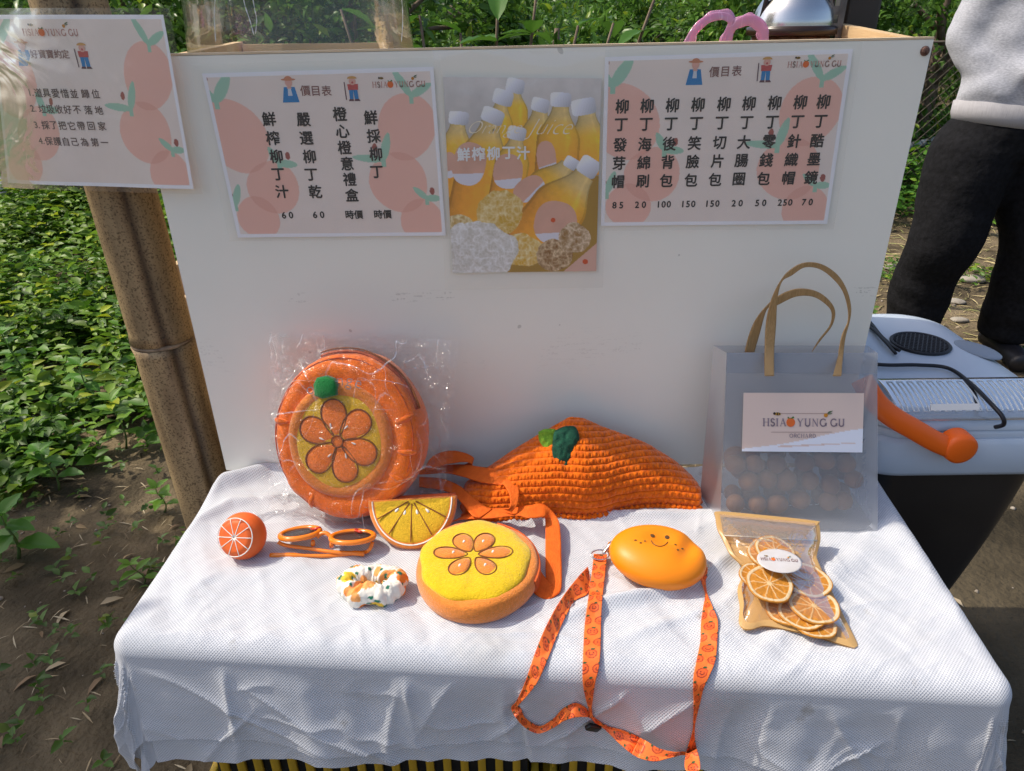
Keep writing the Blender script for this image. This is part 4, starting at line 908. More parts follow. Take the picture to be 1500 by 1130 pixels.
# ---- crocheted hat
m_yarn = mat('orange_yarn', (.78,.16,.008), (.56,.095,.005), ns=120, rough=.9, bump=.6, bs=900, sheen=.3, spec=.15, bdist=.0008)
tx = [674,680,717,752,790,811,834,855,884,913,948,987,1013,1024,1029]; ty = [740,708,683,659,636,624,611,613,626,636,650,674,697,712,730]
bx = [674,679,723,767,808,855,884,899,928,966,998,1020,1029]; by = [742,756,760,757,754,756,753,748,742,739,742,744,736]
nu, nv = 400, 190
uu = np.linspace(0, 1, nu); X_ = 674 + uu*(1029-674); TY = np.interp(X_, tx, ty); BY = np.interp(X_, bx, by)
ker = np.ones(9)/9; TY = np.convolve(np.pad(TY, 4, 'edge'), ker, 'valid'); BY = np.convolve(np.pad(BY, 4, 'edge'), ker, 'valid')
hgt = (BY-TY); TP = np.array([onY(x, y, .962 - .03*abs((x-850)/180)**3) for x, y in zip(X_, TY)]); BPt = np.array([onZ(x, y, ZT+.004) for x, y in zip(X_, BY)])
vv = np.linspace(0, 1, nv); Vg_ = vv[None,:,None]
wd = (hgt/hgt.max())[:,None]
bul = np.sin(PI*np.clip(vv,0,1))[None,:]**.75*(.022+.022*wd)
crease = -.010*np.exp(-((X_[:,None]-(845-30*vv[None]))/9)**2)*sstep(.25,.6,vv)[None]
front = BPt[:,None]*(1-Vg_) + TP[:,None]*Vg_
ndir = np.array([0,-.80,.60])
row = (vv[None,:]*hgt[:,None]*.00092/.0092); row = row + .16*fbm(X_[:,None]*.03, vv[None]*2, 3)
xm = (X_[:,None]-674)*.00092
c_ = xm/.0088 + .5*np.floor(row)
fr_ = row - np.floor(row); fc = c_ - np.floor(c_)
vv_ = np.abs(fc-.5)*2
sti = np.sqrt(np.clip(np.sin(PI*fr_),0,1))*(.45+.55*np.sqrt(np.clip(np.abs(np.sin(PI*(fc+.25*fr_))),0,1))) - .55*np.exp(-((fc-.5)/.13)**2)*np.exp(-((fr_-.38)/.28)**2)
disp = .0050*sti*(1+.25*fbm(xm*90, row*1.3, 7)) + .0012*fbm(xm*60, vv[None]*8+0*xm, 2)
ends = sstep(0,.03,uu)[:,None]*sstep(1,.97,uu)[:,None]
front = front + ndir*((bul*ends + crease + disp)[...,None])
back = BPt[:,None]*(1-Vg_) + TP[:,None]*Vg_ + np.array([0,.7,.2])*(np.sin(PI*vv)[None]*.012)[...,None] + np.array([0,0,.0])
V = np.vstack([front.reshape(-1,3), back.reshape(-1,3)]); V[:,2] = np.maximum(V[:,2], ZT+.001); V[:,1] = np.minimum(V[:,1], .9965)
f1 = gridf(nu,nv); f = np.vstack([f1, f1[:, ::-1]+nu*nv])
ht = thing('crochet_hat', 'orange crocheted cap with two green leaves leaning on the white board', 'hat', onZ(850,756,ZT))
add('cap', V, f, m_yarn, ht)
mb = MB(); 
rim = np.array([BPt[i] + np.array([0,-.006,.002]) for i in range(6, nu-6, 3)])
rim[:,2] += .002*np.sin(np.arange(len(rim))*2.2); mb.tube([Vector(p) for p in rim], [.0042+.0012*math.sin(i*2.2+1) for i in range(len(rim))], 8); mb.build('brim', m_yarn, ht)
Hs = BVHTree.FromPolygons([Vector(p) for p in front.reshape(-1,3)], f1.tolist())
def leaf_on(name, pts, m, lift, h):
    P = [C7(*p) for p in pts]; cx_, cy_ = sum(p[0] for p in P)/len(P), sum(p[1] for p in P)/len(P)
    r = ray(cx_, cy_).normalized(); q = Hs.ray_cast(CAMP, r)[0] or onZ(cx_, cy_, ZT+.1); n_ = Vector((0,-.80,.60)); q = q + n_*lift
    Ml = frame(q, (1,0,0), n_); Mi = Ml.inverted(); out = []
    for x, y in P:
        r = ray(x, y); w = CAMP + r*((q-CAMP).dot(n_)/r.dot(n_)); w = Mi @ w; out.append((w.x, w.y))
    k = len(out)*7; cc = catmull(out+[out[0]], k)[:-1]
    v, f = puffy([tuple(x) for x in cc], Ml, h, 12, -.004, 2.5); v = [p + n_*(.0022*float(vnoise(p.x*190, p.z*190, 3))) for p in v]
    return add(name, v, f, m, ht)
leaf_on('small_leaf', [(575,180),(610,166),(660,168),(690,185),(680,240),(650,285),(610,265),(580,225)], mat('lime_yarn', (.22,.42,.03), (.14,.30,.02), ns=160, rough=.9, bump=.8, bs=600), .006, .006)
leaf_on('large_leaf', [(648,215),(655,180),(690,158),(730,150),(762,158),(780,205),(770,250),(735,310),(705,368),(670,350),(645,290)], mat('dark_green_yarn', (.008,.085,.045), (.004,.05,.028), ns=160, rough=.9, bump=.8, bs=600), .010, .008)
mb = MB(); mb.tube(catmull([onZ(*C7(x,y), ZT+.004) for x,y in ((350,612),(500,604),(650,606),(780,600),(900,592))], 20), .0028, 8); mb.build('brim_cord', m_yarn, ht)

# ---- stress ball printed as an orange slice
sc_ = onZ(356, 785, ZT+.031); 
ba = thing('toy_ball', 'small orange ball printed with white orange segments, left end of the goods', 'ball', (sc_.x, sc_.y, ZT))
Ms = frame(sc_, Vector((1,-.25,-.06)), Vector((.22,-.80,.42))); rB = .0325
prof = [(rB*math.sin(PI*i/28), -(rB*.84)*math.cos(PI*i/28) if i < 18 else min(rB*.84*-math.cos(PI*i/28), rB*.62 + (rB*.06)*math.sin(PI*(i-18)/20))) for i in range(29)]
m_rub = mat('orange_foam_rubber', (.80,.14,.02), (.74,.115,.015), ns=30, rough=.55, bump=.15, bs=400)
MB().lathe(prof, Ms, 48).build('ball', m_rub, ba)
zt_ = rB*.665; mb = MB(); loop_tube(mb, circ(0,0,rB*.80,n=40), Ms, .0007, zt_-.0012); 
mb.build('slice_ring', m_wst, ba)
for k in range(10):
    a = 2*PI*k/10+.15; mb = MB(); mb.tube([Ms @ Vector((r*math.cos(a), r*math.sin(a), zt_ + .0002 - .0012*(r/rB/.8)**4)) for r in np.linspace(.001, rB*.79, 6)], [.0011,.0007,.0006,.0006,.0006,.0006], 6); mb.build('slice_line', m_wst, ba)

# ---- sunglasses
C6 = lambda x, y: (300 + x*.36, 700 + y*.36)
m_fr = mat('orange_acetate', (.86,.22,.01), rough=.22, coat=.5); m_fr2 = mat('red_acetate', (.55,.03,.01), rough=.2, coat=.5)
sg = thing('sunglasses', 'round orange sunglasses with dark lenses, folded on the cloth', 'sunglasses', onZ(478,795,ZT))
m_lens = bpy.data.materials.new('smoked_lens'); m_lens.use_nodes = True; _p = m_lens.node_tree.nodes['Principled BSDF']; _p.inputs['Base Color'].default_value = (.03,.02,.018,1); _p.inputs['Roughness'].default_value = .12; _p.inputs['Alpha'].default_value = .94; _p.inputs['Specular IOR Level'].default_value = .3
for (lx, ly, rx, ry, rot, wz) in ((388,229,.0262,.0200,9,0),(601,244,.0285,.0215,-1,0)):
    o_ = onZ(*C6(lx,ly), ZT+.021); Mg = frame(o_, (math.cos(R(rot)), math.sin(R(rot))*1.0, .02), Vector((0, .30, .95)))
    ring = [(rx*math.cos(2*PI*i/40), ry*math.sin(2*PI*i/40)) for i in range(40)]
    mb = MB(); mb.tube([Mg @ Vector((x*1.04, y*1.04, .001)) for x, y in ring+ring[:2]], .0040, 8, cap=False); fr1 = mb.build('rim', m_fr, sg)
    mb = MB(); mb.tube([Mg @ Vector((x*1.02, y*1.02, .0028)) for x, y in ring+ring[:2]], .0012, 6, cap=False); mb.build('rim_inlay', m_fr2, sg)
    MB().raw(*puffy(ring, Mg @ Matrix.Translation((0,0,.0016)), .0016, 5, -.001)).build('lens', m_lens, sg)
q = lambda x, y, h: onZ(*C6(x,y), ZT+h)
mb = MB(); mb.tube(catmull([q(455,243,.021), q(472,228,.024), q(495,226,.025), q(516,244,.021)], 10), .0030, 8); mb.build('bridge', m_fr, sg)
for (a, b) in (((432,215),(470,203)),((615,214),(636,222))): mb = MB(); mb.tube([q(*a,.020), q(*b,.026)], [.003,.0018], 8); mb.build('rim_tip', m_fr2, sg)
for P_ in ([(298,262,.018),(330,275,.012),(420,288,.010),(520,302,.009),(600,306,.008),(650,310,.006)], [(683,262,.017),(670,292,.010),(640,305,.004),(500,318,.004),(380,316,.004),(266,316,.004)]):
    mb = MB(); pts = catmull([q(*c) for c in P_], 24); mb.tube(pts, [.0027+.0010*(i > 18) for i in range(24)], 8); mb.build('temple_arm', m_fr, sg)
for a in ((440,270),(516,275)): mb = MB(); mb.tube([q(a[0],a[1]-12,.020), q(a[0],a[1]+4,.012)], [.0028,.0036], 8); mb.build('nose_pad', m_fr, sg)

# ---- scrunchie
cs = onZ(546, 858, ZT+.014); sr = thing('scrunchie', 'white scrunchie printed with little oranges, in front of the sunglasses', 'scrunchie', (cs.x, cs.y, ZT))
nu, nv = 240, 60; a, b = np.meshgrid(np.linspace(0,2*PI,nu), np.linspace(0,2*PI,nv), indexing='ij')
ca, sa2 = np.cos(a), np.sin(a)
puck = .62*np.abs(np.sin(a*3.5+.9*np.sin(b)+.7*np.sin(a*2))) + .10*np.abs(np.sin(a*8.0+2.0*np.sin(b+1)+1.3*np.sin(a*3)))
loc_ = fbm(ca*3+5, sa2*3, np.cos(b)*1.2, 3); loc2 = fbm(ca*9, sa2*9+np.sin(b)*2, np.cos(b)*2.5, 3)
rr = .0150*(.72+.42*puck+.35*loc_) + .0012*loc2
RRx, RRy = .031*(1+.10*np.sin(3*a)), .019*(1+.14*np.sin(2*a+1))
x = (RRx+rr*np.cos(b))*ca; y = (RRy+rr*np.cos(b))*sa2; z = .0145 + rr*np.sin(b)*1.05; z = np.maximum(z, .0005)
P = np.stack([x+cs.x, y+cs.y, z+ZT], -1).reshape(-1,3)
sc1 = np.ones((nu*nv,3))*np.array([.80,.75,.66]); ar = (a/(2*PI)*.26).ravel(); br = (b/(2*PI)*.085).ravel(); rg = np.random.default_rng(11)
for k in range(130):
    u0, v0 = rg.random()*.26, rg.random()*.085; col_ = [(.80,.22,.03),(.80,.52,.04),(.80,.34,.10)][k % 3]; rr0 = .0070+.0025*rg.random()
    if k > 60: col_ = (.01,.16,.10); rr0 = .0034
    d = ((ar-u0)/1.0)**2 + ((br-v0)*(1.7 if k > 60 else 1))**2; sc1[d < rr0**2] = col_
add('fabric', P, gridf(nu,nv), mat('printed_cotton', rough=.8, vcol='Col', bump=.3, bs=300), sr, vcol=sc1)

# ---- smiling silicone purse with lanyard
fcn = onZ(963, 816, ZT+.026); fcn.z = ZT+.027
Mq = frame(fcn, Vector((1,-.20,-.07)), Vector((-.03,-.12,1)))
fp_ = thing('silicone_purse', 'smiling orange silicone purse clipped to a printed lanyard', 'purse', (fcn.x, fcn.y, ZT))
m_sil = mat('orange_silicone', (.88,.255,.004), rough=.42, spec=.45, sub=.05)
nu, nv = 96, 60; a, b = np.meshgrid(np.linspace(0,2*PI,nu), np.linspace(-PI/2,PI/2,nv), indexing='ij')
cb = np.sign(np.cos(b))*np.abs(np.cos(b))**.80; sb2 = np.sign(np.sin(b))*np.abs(np.sin(b))**.95
x = .0640*cb*np.cos(a); y = .0500*cb*np.sin(a)*(1+.05*np.cos(a)); z = .026*sb2
z = z - .008*np.exp(-(((x-.006)/.024)**2 + ((y-.012)/.016)**2))*(z > 0) - .009*np.exp(-(((x-.036-.3*y)/.012)**2 + ((y-.010)/.026)**2))*(z > 0)
gr_ = np.exp(-((b+.35)/.035)**2)*.0009; x = x*(1-gr_/.06); y = y*(1-gr_/.05)
P = (np.array(Mq) @ np.stack([x.ravel(),y.ravel(),z.ravel(),np.ones(x.size)],0))[:3].T; P[:,2] = np.maximum(P[:,2], ZT+.0005)
add('shell', P, gridf(nu,nv), m_sil, fp_)
BQ = BVHTree.FromPolygons([Vector(p) for p in P], gridf(nu,nv).tolist())
m_dk = mat('dark_print', (.10,.045,.01), rough=.5)
def spot(px, py, rx, ry, rot, name):
    r = ray(px,py).normalized(); h = BQ.ray_cast(CAMP, r)
    if h[0] is None: return
    n_ = h[1] if h[1].dot(r) < 0 else -h[1]; Ml = frame(h[0]+n_*.0004, Vector((math.cos(R(rot)), 0, -math.sin(R(rot)))), n_)
    MB().raw(*puffy(circ(0,0,rx,ry,14), Ml, .0003, 3, -.0002)).build(name, m_dk, fp_)
spot(955.3,785.3,.0033,.0030,0,'eye'); spot(977.3,787.4,.0033,.0030,0,'eye')
for a in ((931,791.8,.0022,.0012,0),(938.5,795.6,.0018,.0013,0),(944,793.2,.0019,.0012,-40),(989.5,798.3,.0020,.0013,20),(999,804.2,.0019,.0013,0),(992.5,805.9,.0017,.0015,0)): spot(*a, 'freckle')
sm = []
for x, y in ((954.2,792.5),(955.8,795.8),(960,799),(965.5,800.6),(971,800),(975.6,797.5),(978,794.3)):
    r = ray(x,y).normalized(); h = BQ.ray_cast(CAMP, r)
    if h[0] is not None: sm.append(h[0] - r*.0003)
if len(sm) > 2: mb = MB(); mb.tube(catmull(sm, 18), .00075, 6); mb.build('smile', m_dk, fp_)
for (x, y) in ((895,800),(1029,826)):
    o_ = onZ(x, y, ZT+.022); mb = MB(); mb.tube([o_ + Vector((0,0,.004)), o_ - Vector((0,0,.010))], [.0045,.0045], 10); mb.build('lug', m_sil, fp_)
def clasp(pts, ringc, rr0, tilt, parent):
    c = thing_part = None
    mb = MB(); mb.tube(catmull(pts, 12), [.0026,.003,.0034,.0034,.003,.0026,.0022,.0022,.0024,.0026,.0022,.0016], 8); mb.build('snap_hook', m_steel, parent)
    Ml = Matrix.Translation(ringc) @ Euler(tilt).to_matrix().to_4x4(); mb = MB(); mb.tube([Ml @ Vector((rr0*math.cos(k*PI/10), rr0*.6*math.sin(k*PI/10), 0)) for k in range(22)], .0010, 7, cap=False); mb.build('ring', m_steel, parent)
ly = thing('lanyard', 'orange lanyard printed with smiling fruit hanging over the table edge from the silicone purse', 'lanyard', onZ(880,830,ZT))
clasp([onZ(897,795,ZT+.026), onZ(891,802,ZT+.022), onZ(886,808,ZT+.018), onZ(884,813,ZT+.014)], onZ(879,813,ZT+.012), .0125, (R(20),0,R(4)), ly)
clasp([onZ(1031,822,ZT+.022), onZ(1034,828,ZT+.018), onZ(1035,834,ZT+.014), onZ(1034,838,ZT+.012)], onZ(1034,832,ZT+.016), .006, (R(70),0,R(30)), ly)
def lan_col(s, w):
    base = np.array([.86,.17,.03]); c = np.empty(s.shape+(3,)); c[:] = base
    k = np.floor(s/.017).astype(int); ph = s - (k+.5)*.017; off = np.array([0,.0068,-.0001,-.0072])[k % 4]
    for o2, r0 in ((off, .0052), (off-np.sign(off)*.0145+.0*off, .0050)):
        d = np.hypot(ph, w-o2); ins = d < r0
        c[ins] = (.78,.125,.025)
        c[(np.abs(d-r0) < .00055)] = (.34,.04,.015)
        for ex_, ey_ in ((-.0010,-.0018),(-.0010,.0018)): c[np.hypot(ph-ex_, w-o2-ey_) < .0007] = (.14,.02,.02)
        c[(np.abs(np.hypot(ph+.0002, w-o2)-.0022) < .0005) & (ph > .0003)] = (.20,.03,.02)
        c[np.hypot((ph+r0+.0012), (w-o2-.0014)*.6) < .0012] = (.02,.09,.03)
    return c
m_lan = mat('printed_ribbon', rough=.38, vcol='Col', bump=.15, bs=500, spec=.4)
C8 = lambda x, y: (720 + x*.3451, 740 + y*.3451)
pl_ = lambda L_: [(C8(*a), C8(*b)) for a, b in L_]
LA = [((408,262),(418,300)),((372,300),(412,372)),((330,352),(350,410)),((284,418),(306,492)),((244,490),(272,570)),((210,562),(244,640)),((180,640),(218,705)),((158,708),(190,760)),((132,778),(155,805)),((106,832),(116,848)),((84,860),(98,866)),((92,885),(118,858)),((120,925),(142,902)),((160,957),(176,928)),((205,970),(212,938)),((262,946),(262,908)),((305,918),(300,868)),((350,903),(352,842)),((395,900),(392,856)),((420,905),(418,882)),((440,925),(440,905)),((475,948),(488,938)),((540,1010),(560,958)),((610,1066),(645,995)),((690,1088),(710,1032)),((755,1074),(775,1048)),((822,1062),(824,1050)),((872,1092),(862,1080))]
LB = [((434,208),(491,210)),((424,300),(481,302)),((410,400),(470,402)),((396,500),(465,500)),((390,600),(463,600)),((386,690),(456,690)),((388,760),(442,745)),((398,815),(432,810)),((410,860),(426,862)),((418,900),(430,905))]
LC = [((896,262),(917,262)),((874,292),(916,300)),((890,325),(910,322)),((906,380),(915,372)),((897,440),(938,432)),((889,500),(960,490)),((886,580),(958,578)),((872,650),(950,660)),((858,720),(925,725)),((856,780),(900,780)),((858,850),(883,850)),((856,910),(868,910)),((852,965),(862,962)),((830,1040),(866,1010)),((820,1090),(882,1075)),((824,1125),(886,1110)),((850,1140),(884,1125))]
ribbon('webbing', pl_(LA), m_lan, ly, [.003]*9+[.005,.007,.005]+[.004]*16, mode='hit', n=460, nw=20, th=.0008, colf=lan_col)
ribbon('webbing', pl_(LB), m_lan, ly, [.012,.009]+[.006]*6+[.007,.008], mode='hit', n=260, nw=20, th=.0008, colf=lan_col)
ribbon('webbing', pl_(LC), m_lan, ly, [.014,.010,.006]+[.004]*14, mode='hit', n=420, nw=20, th=.0008, colf=lan_col)
p = hit(*C8(430,925), .006); MB().box(p, (.010,.006,.022), (R(20),R(-48),0), .002).build('slider', mat('black_plastic', (.012,.012,.013), rough=.35), ly)

# ---- gift bag
GB = dict(BL=Vector((.298,.822,ZT+.002)), BR=Vector((.525,.818,ZT+.002)), TL=onY(1065,517,.930), TR=onY(1285,517,.935))
gsh = Sheet([GB['TL'], GB['TR'], GB['BR'], GB['BL']]); gn = gsh.n
gb = thing('gift_bag', 'frosted translucent gift bag with woven tan handles and a pale name card', 'bag', (.41,.85,ZT))
m_fro = film('frosted_plastic', tint=(.80,.81,.83), gloss=.02, fres=.5, rough=.35, haze=.29, hcol=(.50,.51,.54), bump=.15, bs=10)
bk = lambda v, d: v + Vector((-.004 if v.x < .4 else .002, d, .0))
BLb, BRb, TLb, TRb = Vector((.292,.915,ZT+.002)), Vector((.528,.912,ZT+.002)), GB['TL'] + Vector((-.010,.035,-.004)), GB['TR'] + Vector((.003,.035,-.004))
def panel(name, a, b, c, d, bow=0.0, nu=24, nv=30):
    sh = Sheet([a, b, c, d]); V, _, _ = grid_sheet(sh, nu, nv, lambda u, v: bow*np.sin(PI*u)*np.sin(PI*v*.9) + .0006*fbm(u*3, v*3, 2)); return add(name, V, gridf(nu, nv), m_fro, gb)
panel('front_panel', GB['TL'], GB['TR'], GB['BR'], GB['BL'], .002)
panel('back_panel', TRb, TLb, BLb, BRb, .0)
panel('side_panel', TLb, GB['TL']-gn*.001, GB['BL']+Vector((0,.0012,0)), BLb, -.006); panel('side_panel', GB['TR']-gn*.001, TRb, BRb, GB['BR']+Vector((0,.0012,0)), -.006)
MB().poly([GB['BL']+Vector((0.002,.003,0)), GB['BR']+Vector((-.002,.003,0)), BRb, BLb], (0,0,.001)).build('bottom_panel', m_fro, gb, smooth=False)
cl_ = [gsh.px(x,y) + gn*.0004 for x, y in ((1064,517),(1285.5,517),(1284.5,548),(1063.5,547))]; MB().poly(cl_[::-1], gn*.0008).build('folded_hem', m_fro, gb, smooth=False)
m_wick = mat('woven_tan_strap', (.42,.27,.12), (.30,.18,.07), ns=300, rough=.6, bump=.5, bs=300, stretch=(4,4,.25))
C1 = lambda x, y: (1020 + x*.3896, 360 + y*.3896)
g1 = lambda L_: [(C1(*a), C1(*b)) for a, b in L_]
H1 = [((257,490),(292,490)),((257,400),(292,400)),((261,300),(299,300)),((273,235),(303,215)),((287,190),(311,165)),((312,140),(326,130)),((345,98),(358,112)),((400,66),(406,82)),((465,68),(462,88)),((525,104),(512,124)),((563,160),(550,172)),((581,228),(569,236)),((576,285),(569,287)),((560,345),(547,340)),((551,420),(530,425)),((545,490),(513,490))]
H2 = [((182,400),(218,400)),((200,330),(238,330)),((232,265),(265,240)),((296,198),(303,224)),((370,164),(372,192)),((440,168),(434,191)),((492,198),(480,216)),((521,245),(508,250)),((510,300),(502,300)),((470,352),(463,352)),((443,388),(434,400))]
ribbon('handle', g1(H1), m_wick, gb, [.893,.925]+[.935]*12+[.928,.893], mode='Y', th=.0018); ribbon('handle', g1(H2), m_wick, gb, [.958]*11, mode='Y', th=.0018)
for x, y in ((1126.5,536),(1228.5,536)):
    p = gsh.px(x,y)+gn*.0025; MB().lathe([(0,.0034),(.002,.003),(.0036,.0016),(.0040,0),(.0040,-.002)], frame(p, gsh.ex, gn), 14).build('rivet', m_steel, gb)
cc_ = [gsh.px(x,y) + gn*.003 for x, y in ((1088,575.5),(1264,576),(1261.5,662.7),(1085.5,661))]; csh = Sheet(cc_)
def card_col(u, v):
    c = np.empty(u.shape+(3,)); c[:] = (.70,.55,.48); c[(v > .96-.32*u**.8+.04*np.sin(u*5)) ] = (.74,.76,.84); c[(v > .93-.10*u-.0) & (v < .97-.13*u) & (u > .3)] = (.66,.5,.45); return c.reshape(-1,3)
V, Ug, Vg = grid_sheet(csh, 110, 60, None, .0004); add('name_card', V, gridf(110,60), m_print, gb, vcol=card_col(Ug, Vg))
p = csh.px(*C1(405,665)); logo(csh, p, .0105, gb, .0012, mat('mauve_ink', (.26,.20,.24), rough=.6), 1.08)
mb = MB(); serif(mb, 'ORCHARD', csh.px(*C1(400,715)) + csh.n*.0012, csh.ex*.0058, csh.ey*.0052, w=.14); mb.build('orchard_lettering', mat('mauve_ink', (.26,.20,.24), rough=.6), gb, smooth=False)
for (x0, x1, y) in ((290,510,632),(280,510,702)):
    a, b = csh.px(*C1(x0,y)), csh.px(*C1(x1,y)); MB().poly([a+csh.n*.001, b+csh.n*.001, b+csh.n*.001+csh.ey*.0005, a+csh.n*.001+csh.ey*.0005]).build('printed_rule', m_brn, gb, smooth=False)
# fruit inside
m_fruit = mat('brown_orange_peel', (.27,.105,.018), (.19,.07,.014), ns=30, rough=.6, bump=.3, bs=500)
bm = bmesh.new(); bmesh.ops.create_icosphere(bm, subdivisions=3, radius=.0150); me = bpy.data.meshes.new('fruit'); bm.to_mesh(me); bm.free(); me.polygons.foreach_set('use_smooth', [True]*len(me.polygons)); me.materials.append(m_fruit)
k = 0
for zi in range(4):
    for yi in range(2):
        for xi in range(6):
            if zi == 3 and xi in (0, 5): continue
            x = .332 + xi*.0325 + (.014 if zi % 2 else 0) + random.uniform(-.006,.006); y = .866 + yi*.026 + zi*.0125 + random.uniform(-.003,.003); z = ZT + .020 + zi*.0285 + random.uniform(-.005,.005)
            o = bpy.data.objects.new('small_orange', me); COL.objects.link(o); o.location = (x,y,z); o.rotation_euler = (xi, yi, zi); o.scale = (random.uniform(.88,1.15),)*2 + (random.uniform(.85,1.05),)
            props(o, 'small brownish orange seen dimly through the frosted gift bag', 'fruit', 'small oranges packed inside the frosted gift bag'); k += 1

# ---- dried orange pouch
C2 = lambda x, y: (1020 + x*.2036, 730 + y*.2036)
pc = thing('pouch', 'kraft edged clear zip pouch of dried orange slices lying before the gift bag', 'pouch', hit(1150,860))
OUT = [(135,125,.040),(160,98,.041),(480,125,.043),(850,165,.044),(882,190,.043),(893,300,.034),(870,400,.026),(872,450,.024),(960,640,.016),(1060,850,.008),(1155,1040,.004),(1145,1075,.004),(1110,1075,.004),(900,1010,.005),(700,960,.006),(500,922,.006),(400,945,.006),(340,940,.006),(306,890,.007),(312,780,.009),(296,660,.012),(320,590,.014),(350,520,.017),(300,460,.022),(240,400,.026),(190,300,.031),(150,220,.036)]
op = [onZ(*C2(x,y), ZT+h) for x, y, h in OUT]; n = len(op); cen_ = sum(op, Vector())/n
m_kraft = mat('gold_kraft_film', (.66,.42,.17), (.58,.36,.14), ns=8, rough=.35, bump=.25, bs=40, spec=.6, translucent=.25)
opc = catmull([tuple(p) for p in op+[op[0]]], n*5)[:-1]; n5 = len(opc); C0 = np.array(cen_)
def sheet_in(sc, lift, bulge, rings=10):
    v = []; f = []
    for j in range(rings+1):
        r = sc*(1-j/rings)
        for q_ in opc:
            w = C0 + (np.array(q_)-C0)*r; w[2] += lift + bulge*math.sqrt(max(0, 1-(r/sc)**2.5)) + (.0018*float(fbm(w[0]*60, w[1]*60, 2)) if j else 0); v.append(w)
    for j in range(rings):
        for i in range(n5): f.append((j*n5+i, j*n5+(i+1)%n5, (j+1)*n5+(i+1)%n5, (j+1)*n5+i))
    return v, f
v, f = sheet_in(1, -.001, -.004); add('kraft_back', v, f, m_kraft, pc)
v = []; f = []
for s_, dz in ((1.0,.0008),(.955,.0022),(.90,.0026)):
    for q_ in opc: w = C0 + (np.array(q_)-C0)*s_; v.append((w[0], w[1], w[2]+dz))
for j in range(2):
    for i in range(n5): f.append((j*n5+i, j*n5+(i+1)%n5, (j+1)*n5+(i+1)%n5, (j+1)*n5+i))
add('kraft_border', v, f, m_kraft, pc)
v, f = sheet_in(.90, .0028, .012); add('clear_window', v, f, film('pouch_window', tint=(1,.96,.88), gloss=.01, rough=.14, bump=.5, bs=30, haze=.03, fres=.5), pc)
hd = [onZ(*C2(x,y), ZT+h) for x, y, h in ((168,118,.0435),(855,182,.0465),(870,305,.037),(195,268,.037))]
MB().poly([hd[3], hd[2], hd[1], hd[0]], (0,0,.0006)).build('header_film', film('header_film', tint=(1,.90,.74), gloss=.03, rough=.2, fres=.6, haze=.35, hcol=(.50,.40,.30), bump=.3, bs=20), pc, smooth=False)
mb = MB(); mb.tube([onZ(*C2(200,268), ZT+.040), onZ(*C2(870,306), ZT+.0395)], .0009, 6); mb.build('zip_strip', mat('clear_zip', (.55,.50,.42), rough=.3), pc)
def slice_mesh(seed):
    rr0 = np.random.default_rng(seed); nr, na = 34, 140; rad_ = np.linspace(0, 1, nr); an = np.linspace(0, 2*PI, na, endpoint=False); Rg, Ag = np.meshgrid(rad_, an, indexing='ij')
    wb = 1 + .03*np.sin(2*Ag+seed) + .02*np.sin(5*Ag+seed*2); x = .0285*Rg*np.cos(Ag)*wb; y = .0285*Rg*np.sin(Ag)*wb
    ns = 10; ja = Ag + .10*fbm(Rg*3, seed, 0) ; seg = np.abs(((ja*ns/(2*PI)) % 1)-.5)*2; wl = 1 - np.clip((1-seg)*Rg*2.6/.35, 0, 1)
    pulp = np.array([.62,.26,.03])*(.75+.5*(fbm(Rg*4, Ag*9, seed)*.5+.5))[...,None]; pith = np.array([.82,.62,.34])
    core = (Rg < .10); rind = Rg > .84; w = np.clip(wl*.9 + core, 0, 1)[...,None]; c = pulp*(1-w)+pith*w; c[rind] = (.80,.66,.42); c[Rg > .955] = (.62,.27,.03)
    z = .0013*np.sin(Ag*2+seed)*Rg**2 + .0007*fbm(x*300, y*300, seed) + .0006*w[...,0] + .0008*rind
    top = np.stack([x,y,z+.0012],-1).reshape(-1,3); bot = np.stack([x,y,z-.0012],-1).reshape(-1,3); i, j = np.meshgrid(np.arange(nr-1), np.arange(na), indexing='ij'); a_ = (i*na+j).ravel(); b_ = (i*na+(j+1)%na).ravel()
    f = np.stack([a_, a_+na, b_+na, b_],1); N_ = nr*na; e = (nr-1)*na; jj = np.arange(na); side = np.stack([e+jj, N_+e+jj, N_+e+(jj+1)%na, e+(jj+1)%na],1)
    return np.vstack([top,bot]), np.vstack([f, f[:, ::-1]+N_, side]), np.vstack([c.reshape(-1,3)]*2)
m_dry = mat('dried_citrus', rough=.5, vcol='Col', translucent=.3, bump=.3, bs=300)
G = 'dried orange slices inside the clear pouch'
